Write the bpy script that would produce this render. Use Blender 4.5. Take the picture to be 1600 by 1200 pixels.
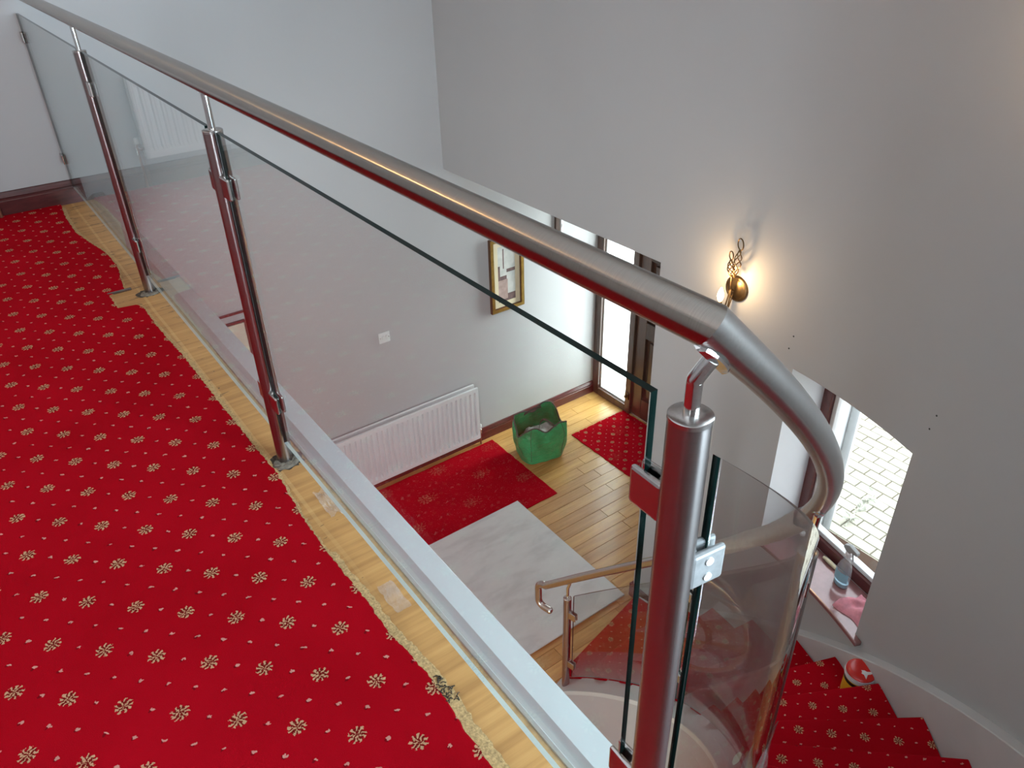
import bpy, bmesh, math, random
from mathutils import Vector, Matrix
random.seed(7)
SC = bpy.context.scene
COL = SC.collection
for o in list(bpy.data.objects): bpy.data.objects.remove(o)

# ------------------------------------------------------------------ camera
# metres; X = away from the landing edge towards the front door, Y = along the
# landing balustrade towards the end wall, Z = up, landing floor at z = 0.
CAM = Vector((-0.5152, 0.0, 1.40))
YAW, PITCH, ROLL, FPX = 0.61880966, -0.56256153, -0.02655601, 1215.155
fwd = Vector((math.sin(YAW)*math.cos(PITCH), math.cos(YAW)*math.cos(PITCH), math.sin(PITCH)))
r_ = Vector((math.cos(YAW), -math.sin(YAW), 0)); u_ = r_.cross(fwd)
right = r_*math.cos(ROLL)+u_*math.sin(ROLL); up = -r_*math.sin(ROLL)+u_*math.cos(ROLL)
cd = bpy.data.cameras.new('camera'); cam = bpy.data.objects.new('camera', cd); COL.objects.link(cam)
cam.matrix_world = Matrix(((right.x, up.x, -fwd.x, CAM.x), (right.y, up.y, -fwd.y, CAM.y), (right.z, up.z, -fwd.z, CAM.z), (0, 0, 0, 1)))
cd.sensor_fit = 'HORIZONTAL'; cd.sensor_width = 36.0; cd.lens = FPX/1600*36.0; cd.clip_start = 0.02
SC.camera = cam

# ------------------------------------------------------------------ key measures
ZL = -2.82            # hall floor
YL = 4.858            # end wall
XF = 2.38             # front wall plane
XD = 3.95             # front door plane
YJ = 2.665            # right jamb of the porch opening
ZB = -0.285           # underside of landing / lintel of porch opening
CC = Vector((-0.086, 2.0095)); RO = 2.466; RI = 1.60   # curved stair: centre, wall radius, balustrade radius
ZC = 2.55             # ceiling
XB = -2.9             # back wall of the landing
NR = 16; RISE = -ZL/NR; STEP = 6.85; TH0 = -90.3
def nos(t): return -(t-TH0)/STEP*RISE
def rail_z(t):
    s = (t+86.91)/100.79; return 1.07-2.44823*s-1.3245*s*s+0.81557*s**3-0.014*max(0.0, 1-s*2.2)
def pol(r, t, z=0.0):
    a = math.radians(t); return Vector((CC.x+r*math.cos(a), CC.y+r*math.sin(a), z))

# ------------------------------------------------------------------ light and exposure
w = bpy.data.worlds.new('sky'); SC.world = w; w.use_nodes = True
wn = w.node_tree; bgn = wn.nodes['Background']
bgn.inputs['Color'].default_value = (0.86, 0.93, 1.0, 1); bgn.inputs['Strength'].default_value = 4.0
def area(name, loc, target, sx, sy, power, col):
    l = bpy.data.lights.new(name, 'AREA'); l.shape = 'RECTANGLE'; l.size = sx; l.size_y = sy; l.energy = power; l.color = col
    o = bpy.data.objects.new(name, l); COL.objects.link(o); o.location = loc
    o.rotation_euler = (Vector(target)-Vector(loc)).to_track_quat('-Z', 'Y').to_euler(); return o
q_ = pol(RO+0.95, -72, 1.30)
area('stairhead_window_daylight', tuple(q_), (CC.x, CC.y, 1.15), 1.5, 1.8, 370, (0.66, 0.87, 1.0))
area('landing_fill_light', (-1.9, -1.35, 0.70), (-1.55, 2.6, 2.3), 1.5, 1.3, 420, (0.76, 0.90, 1.0))  # added fill behind the camera, aimed up to bounce off the ceiling
area('sidelight_daylight', (XD+1.95, 4.05, -1.30), (3.2, 4.70, -2.0), 1.5, 2.3, 215, (0.86, 0.94, 1.0)).data.spread = math.radians(75)
area('hall_fill_light', (-1.75, -0.456-0.08, -1.75), (-0.9, 3.2, -1.7), 1.0, 1.9, 160, (0.93, 0.97, 1.0))  # added fill under the landing, brightens the lower end wall
SC.view_settings.view_transform = 'Standard'; SC.view_settings.look = 'None'
SC.view_settings.gamma = 1.0; SC.view_settings.use_curve_mapping = False
SC.view_settings.exposure = 0.0

# ------------------------------------------------------------------ shader helpers
class S:
    """wraps a float socket so that shader maths can be written as expressions"""
    def __init__(s, nt, v): s.nt, s.v = nt, v
    def op(s, name, *a):
        n = s.nt.nodes.new('ShaderNodeMath'); n.operation = name
        for i, x in enumerate((s,)+a):
            if isinstance(x, S): x = x.v
            if isinstance(x, (int, float)): n.inputs[i].default_value = x
            else: s.nt.links.new(x, n.inputs[i])
        return S(s.nt, n.outputs[0])
    def __add__(s, o): return s.op('ADD', o)
    def __sub__(s, o): return s.op('SUBTRACT', o)
    def __mul__(s, o): return s.op('MULTIPLY', o)
    def __truediv__(s, o): return s.op('DIVIDE', o)
    def lt(s, o): return s.op('LESS_THAN', o)
    def gt(s, o): return s.op('GREATER_THAN', o)
    def frac(s): return s.op('FRACT')
    def abs(s): return s.op('ABSOLUTE')
def newmat(name):
    m = bpy.data.materials.new(name); m.use_nodes = True
    return m, m.node_tree, m.node_tree.nodes['Principled BSDF']
def coords(nt, kind='Object'):
    if kind == 'World':
        return nt.nodes.new('ShaderNodeNewGeometry').outputs['Position']
    return nt.nodes.new('ShaderNodeTexCoord').outputs[kind]
def mapping(nt, src, scale=(1, 1, 1), rot=(0, 0, 0), loc=(0, 0, 0)):
    n = nt.nodes.new('ShaderNodeMapping'); nt.links.new(src, n.inputs['Vector'])
    n.inputs['Scale'].default_value = scale; n.inputs['Rotation'].default_value = rot; n.inputs['Location'].default_value = loc
    return n.outputs[0]
def noise(nt, vec, scale, detail=3, rough=0.5):
    n = nt.nodes.new('ShaderNodeTexNoise'); n.inputs['Scale'].default_value = scale
    n.inputs['Detail'].default_value = detail; n.inputs['Roughness'].default_value = rough
    if vec is not None: nt.links.new(vec, n.inputs['Vector'])
    return n
def ramp(nt, fac, stops):
    n = nt.nodes.new('ShaderNodeValToRGB'); nt.links.new(fac, n.inputs[0])
    e = n.color_ramp.elements
    while len(e) < len(stops): e.new(0.5)
    for el, (p, c) in zip(e, stops): el.position = p; el.color = (*c, 1)
    return n.outputs[0]
def mix(nt, fac, a, b):
    n = nt.nodes.new('ShaderNodeMix'); n.data_type = 'RGBA'
    for k, x in ((0, fac), (6, a), (7, b)):
        if isinstance(x, S): x = x.v
        if isinstance(x, (int, float)): n.inputs[k].default_value = x
        elif isinstance(x, tuple): n.inputs[k].default_value = (*x, 1)
        else: nt.links.new(x, n.inputs[k])
    return n.outputs[2]
def bump(nt, h, strength, dist=0.01):
    n = nt.nodes.new('ShaderNodeBump'); n.inputs['Strength'].default_value = strength; n.inputs['Distance'].default_value = dist
    nt.links.new(h, n.inputs['Height']); return n.outputs[0]
def plain(name, col, rough=0.5, metal=0.0, var=0.06, scale=6.0, bmp=0.0, bscale=200.0, spec=0.5):
    m, nt, p = newmat(name); c = coords(nt, 'World')
    n = noise(nt, c, scale)
    lo = tuple(max(0, x*(1-var)) for x in col); hi = tuple(min(1, x*(1+var)) for x in col)
    nt.links.new(ramp(nt, n.outputs[0], [(0.3, lo), (0.7, hi)]), p.inputs['Base Color'])
    p.inputs['Roughness'].default_value = rough; p.inputs['Metallic'].default_value = metal
    p.inputs['Specular IOR Level'].default_value = spec
    if bmp: nt.links.new(bump(nt, noise(nt, c, bscale, 2).outputs[0], bmp, 0.002), p.inputs['Normal'])
    return m
M = {}
M['wall'] = plain('wall_paint', (0.405, 0.405, 0.41), 0.62, var=0.025, scale=1.2, bmp=0.06, bscale=260, spec=0.3)
M['ceiling'] = plain('ceiling_paint', (0.82, 0.82, 0.82), 0.8, var=0.02)
M['white'] = plain('white_gloss_paint', (0.52, 0.55, 0.55), 0.32, var=0.03)
M['reveal'] = plain('white_reveal_paint', (0.74, 0.76, 0.78), 0.6, var=0.02)
M['plinth'] = plain('grey_plinth_paint', (0.50, 0.49, 0.49), 0.55, var=0.03)
M['enamel'] = plain('white_enamel', (0.70, 0.70, 0.71), 0.28, var=0.02)
M['plastic_white'] = plain('white_plastic', (0.66, 0.66, 0.66), 0.35, var=0.02)
M['cream'] = plain('cream_paint', (0.62, 0.57, 0.47), 0.5)
M['black'] = plain('black_rubber', (0.012, 0.012, 0.014), 0.5)
M['dirt'] = plain('dark_dirt', (0.055, 0.040, 0.028), 0.95, var=0.8, scale=70, bmp=0.8, bscale=300)
M['mortar'] = plain('rough_mortar', (0.13, 0.105, 0.08), 0.95, var=0.4, scale=60, bmp=0.8, bscale=250)
M['fray'] = plain('jute_backing', (0.47, 0.31, 0.14), 0.95, var=0.35, scale=220, bmp=0.8, bscale=500)
M['brass'] = plain('antique_brass', (0.17, 0.108, 0.052), 0.40, 1.0, var=0.2, scale=30)
M['pipe'] = plain('painted_copper_pipe', (0.30, 0.13, 0.08), 0.35, 0.6)
M['chrome'] = plain('chrome', (0.75, 0.75, 0.74), 0.12, 1.0, var=0.02)
M['gilt'] = plain('gilt_frame', (0.50, 0.30, 0.07), 0.35, 0.75, var=0.2, scale=25)
M['gilt_dark'] = plain('dark_gilt_edge', (0.10, 0.045, 0.02), 0.45, 0.1, var=0.2, scale=25)
M['mat_card'] = plain('cream_mount_card', (0.66, 0.58, 0.40), 0.9)
M['tub_yellow'] = plain('yellow_label', (0.72, 0.38, 0.02), 0.4)
M['tub_red'] = plain('red_plastic_lid', (0.55, 0.015, 0.010), 0.22, var=0.04)
M['pink'] = plain('pink_cloth', (0.62, 0.25, 0.30), 0.95, var=0.25, scale=25, bmp=0.4, bscale=400)
M['grey_cloth'] = plain('grey_cloth', (0.36, 0.36, 0.34), 0.9, var=0.2, scale=20)
M['blue_plastic'] = plain('pale_blue_plastic', (0.25, 0.50, 0.62), 0.3)
M['leaf'] = plain('garden_leaf', (0.42, 0.42, 0.34), 0.7, var=0.4, scale=40)
M['pipe_grey'] = plain('grey_downpipe', (0.30, 0.31, 0.31), 0.5)
M['render_white'] = plain('white_render', (0.74, 0.74, 0.73), 0.9, bmp=0.3, bscale=60)
M['sponge'] = plain('cream_sponge', (0.62, 0.55, 0.38), 0.95, bmp=1.0, bscale=180)
M['film'] = plain('satin_protective_film', (0.42, 0.405, 0.375), 0.42, var=0.10, scale=40, bmp=0.25, bscale=120)

def steel(name, col, rough, axis=None):
    m, nt, p = newmat(name); c = coords(nt, 'Object')
    sc = {'Z': (25, 25, 900), 'Y': (25, 900, 25), None: (300, 300, 300)}[axis]
    n = noise(nt, mapping(nt, c, sc), 1.0, 3)
    nt.links.new(ramp(nt, n.outputs[0], [(0.3, tuple(x*0.88 for x in col)), (0.7, col)]), p.inputs['Base Color'])
    p.inputs['Metallic'].default_value = 1.0; p.inputs['Roughness'].default_value = rough
    if axis:
        t = nt.nodes.new('ShaderNodeTangent'); t.direction_type = 'RADIAL'; t.axis = axis
        nt.links.new(t.outputs[0], p.inputs['Tangent'])
        p.inputs['Anisotropic'].default_value = 0.75; p.inputs['Anisotropic Rotation'].default_value = 0.25
    return m
M['steel_post'] = steel('brushed_steel_post', (0.37, 0.335, 0.325), 0.26, 'Z')
M['steel_rail'] = steel('brushed_steel_rail', (0.335, 0.298, 0.262), 0.22, 'Y')
M['steel'] = steel('satin_steel', (0.54, 0.51, 0.49), 0.25)
M['steel_bright'] = steel('polished_steel', (0.74, 0.73, 0.71), 0.12)

def wood(name, c0, c1, rough, stretch=(1.2, 14, 14), scale=3.0, coat=0.0):
    m, nt, p = newmat(name); c = coords(nt, 'World')
    v = mapping(nt, c, stretch)
    n1 = noise(nt, v, scale, 6, 0.6)
    oi = nt.nodes.new('ShaderNodeObjectInfo')
    f = S(nt, n1.outputs[0])*0.75 + S(nt, oi.outputs['Random'])*0.30 - 0.03
    nt.links.new(ramp(nt, f.v, [(0.22, c0), (0.75, c1)]), p.inputs['Base Color'])
    p.inputs['Roughness'].default_value = rough; p.inputs['Coat Weight'].default_value = coat; p.inputs['Coat Roughness'].default_value = 0.12
    return m
M['oak'] = wood('varnished_oak_plank', (0.40, 0.195, 0.052), (0.74, 0.43, 0.14), 0.33, coat=0.2)
M['mahogany'] = wood('mahogany_stain', (0.045, 0.009, 0.009), (0.13, 0.028, 0.026), 0.30, (3, 3, 14), coat=0.3)
M['darkwood'] = wood('dark_stained_door', (0.035, 0.018, 0.013), (0.10, 0.052, 0.036), 0.32, (10, 10, 1.5), coat=0.3)

M['sill_gloss'] = wood('reddish_sill_glare_tint', (0.15, 0.06, 0.06), (0.30, 0.14, 0.14), 0.18, (3, 3, 14), coat=1.0)  # glossy reddish wood, base lightened to stand in for sky glare
def ply_material():
    m, nt, p = newmat('old_plywood'); c = coords(nt, 'World')
    v1 = mapping(nt, c, (1.4, 26, 1)); n1 = noise(nt, v1, 1.0, 5, 0.6)
    v2 = mapping(nt, c, (2.5, 60, 1)); n2 = noise(nt, v2, 1.0, 3)
    big = noise(nt, c, 2.3, 2)
    f = S(nt, n1.outputs[0])*0.65 + S(nt, n2.outputs[0])*0.25 + S(nt, big.outputs[0])*0.25 - 0.1
    base = ramp(nt, f.v, [(0.28, (0.25, 0.112, 0.034)), (0.5, (0.44, 0.228, 0.074)), (0.72, (0.58, 0.335, 0.125))])
    sep = nt.nodes.new('ShaderNodeSeparateXYZ'); nt.links.new(c, sep.inputs[0])
    X = S(nt, sep.outputs[0]); Y = S(nt, sep.outputs[1])
    wob = noise(nt, mapping(nt, c, (0, 3, 0)), 1.0, 2)
    line = ((X + 0.036 + (S(nt, wob.outputs[0])-0.5)*0.01).abs().lt(0.0055)) * Y.op('SUBTRACT', 1.1).op('MULTIPLY', 1.3).op('MINIMUM', 1.0).op('MAXIMUM', 0.0)
    base = mix(nt, line*0.30, base, (0.68, 0.46, 0.20))
    # dark stains and adhesive marks, denser towards the end wall
    v3 = mapping(nt, c, (9, 32, 1)); n3 = noise(nt, v3, 1.0, 3, 0.65)
    far = Y.op('MULTIPLY_ADD', 0.035, -0.045)
    st = (S(nt, n3.outputs[0])+far).gt(0.70)
    base = mix(nt, st*0.6, base, (0.09, 0.05, 0.025))
    vor = nt.nodes.new('ShaderNodeTexVoronoi'); vor.inputs['Scale'].default_value = 16; nt.links.new(c, vor.inputs['Vector'])
    base = mix(nt, S(nt, vor.outputs['Distance']).lt(0.045), base, (0.045, 0.028, 0.02))
    nt.links.new(base, p.inputs['Base Color']); p.inputs['Roughness'].default_value = 0.55
    nt.links.new(bump(nt, n1.outputs[0], 0.25, 0.003), p.inputs['Normal'])
    return m
M['ply'] = ply_material()

def carpet_material(name, stairs=False, worn=0.0):
    m, nt, p = newmat(name); c = coords(nt, 'World')
    d = noise(nt, c, 130, 3)
    sep = nt.nodes.new('ShaderNodeSeparateXYZ'); nt.links.new(c, sep.inputs[0])
    dsep = nt.nodes.new('ShaderNodeSeparateColor'); nt.links.new(d.outputs['Color'], dsep.inputs[0])
    X = S(nt, sep.outputs[0]); Y = S(nt, sep.outputs[1]); Z = S(nt, sep.outputs[2])
    if stairs: Y = Y + Z
    jx = (S(nt, dsep.outputs[0])-0.5)*0.014; jy = (S(nt, dsep.outputs[1])-0.5)*0.014
    u = (X + 0.593 + jx)/0.0887; v = (Y - 1.294 + jy)/0.0872
    a = (u+v)*0.5; b = (u-v)*0.5
    def local(k):
        fa = ((a*k + 0.5).frac()-0.5)/k; fb = ((b*k + 0.5).frac()-0.5)/k
        return (fa+fb)*0.088, (fa-fb)*0.088
    fx, fy = local(1.0)
    r = (fx*fx+fy*fy).op('SQRT')/0.0185
    ph = fy.op('ARCTAN2', fx)
    st = (ph*9.0 + r*2.4).op('COSINE')
    inner = (ph*5.0 - r*3.0).op('SINE')
    inr = r.lt(1.0)
    stroke = ((st.gt(0.22) * r.gt(0.50)) + (inner.gt(0.25) * r.lt(0.48) * r.gt(0.10))).op('MINIMUM', 1.0) * inr
    dark = inr * r.lt(0.78)
    mx, my = local(2.0)
    # small comma shaped flecks
    e1 = ((mx-0.001)*(mx-0.001)*0.7 + my*my*1.0 + mx*my*0.8).op('SQRT')
    fleck = e1.lt(0.0034) * (1 if False else r.gt(1.15))
    e2 = ((mx+0.003)*(mx+0.003) + (my+0.0012)*(my+0.0012)).op('SQRT')
    fdark = e2.lt(0.0040) * r.gt(1.15)
    pile = noise(nt, c, 900, 2); big = noise(nt, c, 3.0, 3)
    f = S(nt, pile.outputs[0])*0.5+S(nt, big.outputs[0])*0.5
    red = ramp(nt, f.v, [(0.32, (0.32, 0.0016, 0.0065)), (0.68, (0.43, 0.0030, 0.0115))])
    col = mix(nt, fdark*0.75, red, (0.13, 0.004, 0.008))
    col = mix(nt, fleck*0.85, col, (0.66, 0.30, 0.24))
    col = mix(nt, dark*0.85, col, (0.14, 0.010, 0.008))
    col = mix(nt, stroke*0.90, col, (0.60, 0.35, 0.20))
    if worn: col = mix(nt, worn, col, red)
    if worn:
        lint = noise(nt, c, 120, 2)
        col = mix(nt, S(nt, lint.outputs[0]).gt(0.70)*0.5, col, (0.55, 0.25, 0.22))
    nt.links.new(col, p.inputs['Base Color']); p.inputs['Roughness'].default_value = 0.95
    p.inputs['Specular IOR Level'].default_value = 0.03
    p.inputs['Sheen Weight'].default_value = 0.0; p.inputs['Sheen Roughness'].default_value = 0.5
    p.inputs['Sheen Tint'].default_value = (1.0, 0.35, 0.4, 1)
    nt.links.new(bump(nt, pile.outputs[0], 0.6, 0.004), p.inputs['Normal'])
    return m
M['carpet'] = carpet_material('red_flowered_carpet')
M['carpet_stair'] = carpet_material('red_flowered_stair_carpet', True)
M['carpet_under'] = carpet_material('red_rug_underside', False, 0.95)

def glass_material(name, tint, ior=1.5):
    m = bpy.data.materials.new(name); m.use_nodes = True; nt = m.node_tree; nt.nodes.clear()
    out = nt.nodes.new('ShaderNodeOutputMaterial'); mx = nt.nodes.new('ShaderNodeMixShader')
    tr = nt.nodes.new('ShaderNodeBsdfTransparent'); gl = nt.nodes.new('ShaderNodeBsdfGlossy'); fr = nt.nodes.new('ShaderNodeFresnel')
    tr.inputs[0].default_value = (*tint, 1); gl.inputs['Roughness'].default_value = 0.015; fr.inputs[0].default_value = ior
    nt.nodes.remove(fr)
    n = noise(nt, coords(nt, 'World'), 1.3, 2)
    k = S(nt, n.outputs[0])*0.10+0.80
    # Schlick reflectance from the angle to the surface, alike on both faces of the pane
    ge = nt.nodes.new('ShaderNodeNewGeometry'); dt = nt.nodes.new('ShaderNodeVectorMath'); dt.operation = 'DOT_PRODUCT'
    nt.links.new(ge.outputs['Normal'], dt.inputs[0]); nt.links.new(ge.outputs['Incoming'], dt.inputs[1])
    f0 = ((ior-1)/(ior+1))**2
    F_ = (S(nt, dt.outputs['Value']).abs()*-1.0+1.0).op('POWER', 5.0)*(1-f0)+f0
    nt.links.new((F_*k).v, mx.inputs[0]); nt.links.new(tr.outputs[0], mx.inputs[1]); nt.links.new(gl.outputs[0], mx.inputs[2])
    nt.links.new(mx.outputs[0], out.inputs[0]); return m
M['glass'] = glass_material('clear_toughened_glass', (0.965, 0.985, 0.978))
M['window_glass'] = glass_material('window_glass', (0.97, 0.98, 0.98))
M['clear_plastic'] = glass_material('clear_plastic', (0.88, 0.93, 0.94), 1.35)
M['glass_edge'] = plain('dark_green_glass_edge', (0.002, 0.008, 0.007), 0.08, var=0.2, scale=40, spec=0.12)
M['glass_edge_pale'] = plain('pale_ground_glass_edge', (0.42, 0.46, 0.45), 0.3, var=0.1)
def frosted_material():
    m = bpy.data.materials.new('obscure_glass'); m.use_nodes = True; nt = m.node_tree; nt.nodes.clear()
    out = nt.nodes.new('ShaderNodeOutputMaterial'); mx = nt.nodes.new('ShaderNodeMixShader')
    tr = nt.nodes.new('ShaderNodeBsdfTransparent'); rf = nt.nodes.new('ShaderNodeBsdfTranslucent')
    n = noise(nt, coords(nt, 'World'), 28, 4, 0.7)
    nt.links.new(ramp(nt, n.outputs[0], [(0.4, (0.93, 0.95, 0.93)), (0.75, (0.82, 0.86, 0.80))]), tr.inputs[0])
    rf.inputs[0].default_value = (0.9, 0.92, 0.9, 1)
    mx.inputs[0].default_value = 0.35
    nt.links.new(tr.outputs[0], mx.inputs[1]); nt.links.new(rf.outputs[0], mx.inputs[2]); nt.links.new(mx.outputs[0], out.inputs[0]); return m
M['frosted'] = frosted_material()
def film_sheet():
    m = bpy.data.materials.new('loose_plastic_film'); m.use_nodes = True; nt = m.node_tree; nt.nodes.clear()
    out = nt.nodes.new('ShaderNodeOutputMaterial'); mx = nt.nodes.new('ShaderNodeMixShader'); m2 = nt.nodes.new('ShaderNodeMixShader')
    tr = nt.nodes.new('ShaderNodeBsdfTransparent'); gl = nt.nodes.new('ShaderNodeBsdfGlossy'); df = nt.nodes.new('ShaderNodeBsdfDiffuse')
    gl.inputs['Roughness'].default_value = 0.12; df.inputs[0].default_value = (0.8, 0.8, 0.8, 1)
    n = noise(nt, coords(nt, 'World'), 14, 3)
    nt.links.new((S(nt, n.outputs[0])*0.30).v, m2.inputs[0])
    nt.links.new(tr.outputs[0], m2.inputs[1]); nt.links.new(df.outputs[0], m2.inputs[2])
    ge = nt.nodes.new('ShaderNodeNewGeometry'); dt = nt.nodes.new('ShaderNodeVectorMath'); dt.operation = 'DOT_PRODUCT'
    nt.links.new(ge.outputs['Normal'], dt.inputs[0]); nt.links.new(ge.outputs['Incoming'], dt.inputs[1])
    F_ = (S(nt, dt.outputs['Value']).abs()*-1.0+1.0).op('POWER', 5.0)*0.93+0.07
    nt.links.new(F_.v, mx.inputs[0]); nt.links.new(m2.outputs[0], mx.inputs[1]); nt.links.new(gl.outputs[0], mx.inputs[2])
    nt.links.new(mx.outputs[0], out.inputs[0]); return m
M['film_sheet'] = film_sheet()
M['clamp_grey'] = plain('grey_film_covered_clamp', (0.15, 0.15, 0.15), 0.45, var=0.15, scale=90)
def marble_material():
    m, nt, p = newmat('pale_marble_effect'); c = coords(nt, 'World')
    v = mapping(nt, c, (1.0, 2.6, 1), (0, 0, 0.5)); n = noise(nt, v, 3.0, 6, 0.62)
    nt.links.new(ramp(nt, n.outputs[0], [(0.35, (0.56, 0.57, 0.57)), (0.5, (0.66, 0.67, 0.67)), (0.65, (0.69, 0.70, 0.69))]), p.inputs['Base Color'])
    p.inputs['Roughness'].default_value = 0.45; return m
M['marble'] = marble_material()
def bag_material():
    m, nt, p = newmat('green_woven_plastic'); c = coords(nt, 'World')
    n = noise(nt, c, 7, 4); nt.links.new(ramp(nt, n.outputs[0], [(0.3, (0.003, 0.20, 0.065)), (0.7, (0.010, 0.42, 0.16))]), p.inputs['Base Color'])
    p.inputs['Roughness'].default_value = 0.38
    n2 = noise(nt, mapping(nt, c, (18, 18, 34)), 1.0, 3); nt.links.new(bump(nt, n2.outputs[0], 0.8, 0.02), p.inputs['Normal'])
    p.inputs['Transmission Weight'].default_value = 0.0
    return m
M['bag'] = bag_material()
M['bag_trim'] = plain('dark_green_webbing', (0.045, 0.055, 0.045), 0.7)
def paver_material():
    m, nt, p = newmat('pale_block_paving'); c = coords(nt, 'World')
    oi = nt.nodes.new('ShaderNodeObjectInfo'); n = noise(nt, c, 22, 4)
    f = S(nt, n.outputs[0])*0.5+S(nt, oi.outputs['Random'])*0.5
    nt.links.new(ramp(nt, f.v, [(0.2, (0.46, 0.43, 0.34)), (0.8, (0.57, 0.54, 0.44))]), p.inputs['Base Color']); p.inputs['Roughness'].default_value = 0.9
    return m
M['paver'] = paver_material()
M['joint_sand'] = plain('paving_joint_sand', (0.20, 0.18, 0.14), 0.95)
M['subfloor'] = plain('dark_subfloor', (0.06, 0.03, 0.015), 0.9)
def drive_material():
    m, nt, p = newmat('distant_block_paving'); c = coords(nt, 'World')
    b = nt.nodes.new('ShaderNodeTexBrick'); nt.links.new(mapping(nt, c, (1, 1, 1), (0, 0, math.pi/2)), b.inputs['Vector'])
    b.inputs['Color1'].default_value = (0.60, 0.57, 0.47, 1); b.inputs['Color2'].default_value = (0.54, 0.51, 0.42, 1); b.inputs['Mortar'].default_value = (0.22, 0.2, 0.16, 1)
    b.inputs['Scale'].default_value = 1.0; b.inputs['Brick Width'].default_value = 0.206; b.inputs['Row Height'].default_value = 0.106; b.inputs['Mortar Size'].default_value = 0.003
    nt.links.new(b.outputs[0], p.inputs['Base Color']); p.inputs['Roughness'].default_value = 0.9; return m
M['drive'] = drive_material()
def emit(name, col, s):
    m, nt, p = newmat(name); p.inputs['Emission Color'].default_value = (*col, 1); p.inputs['Emission Strength'].default_value = s; return m
M['bulb_globe'] = emit('lit_glass_globe', (1.0, 0.60, 0.26), 110)
M['bulb'] = emit('lit_candle_bulb', (1.0, 0.72, 0.38), 14)
def print_material():
    m, nt, p = newmat('abstract_print'); c = coords(nt, 'Object')
    n = noise(nt, c, 12, 4); nt.links.new(ramp(nt, n.outputs[0], [(0.3, (0.42, 0.44, 0.42)), (0.7, (0.62, 0.62, 0.58))]), p.inputs['Base Color'])
    p.inputs['Roughness'].default_value = 0.8; return m
M['print'] = print_material()
M['print_brown'] = plain('print_brown', (0.14, 0.085, 0.08), 0.8, var=0.3, scale=20)
M['print_pink'] = plain('print_pink_grey', (0.38, 0.27, 0.24), 0.8, var=0.2, scale=20)

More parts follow.
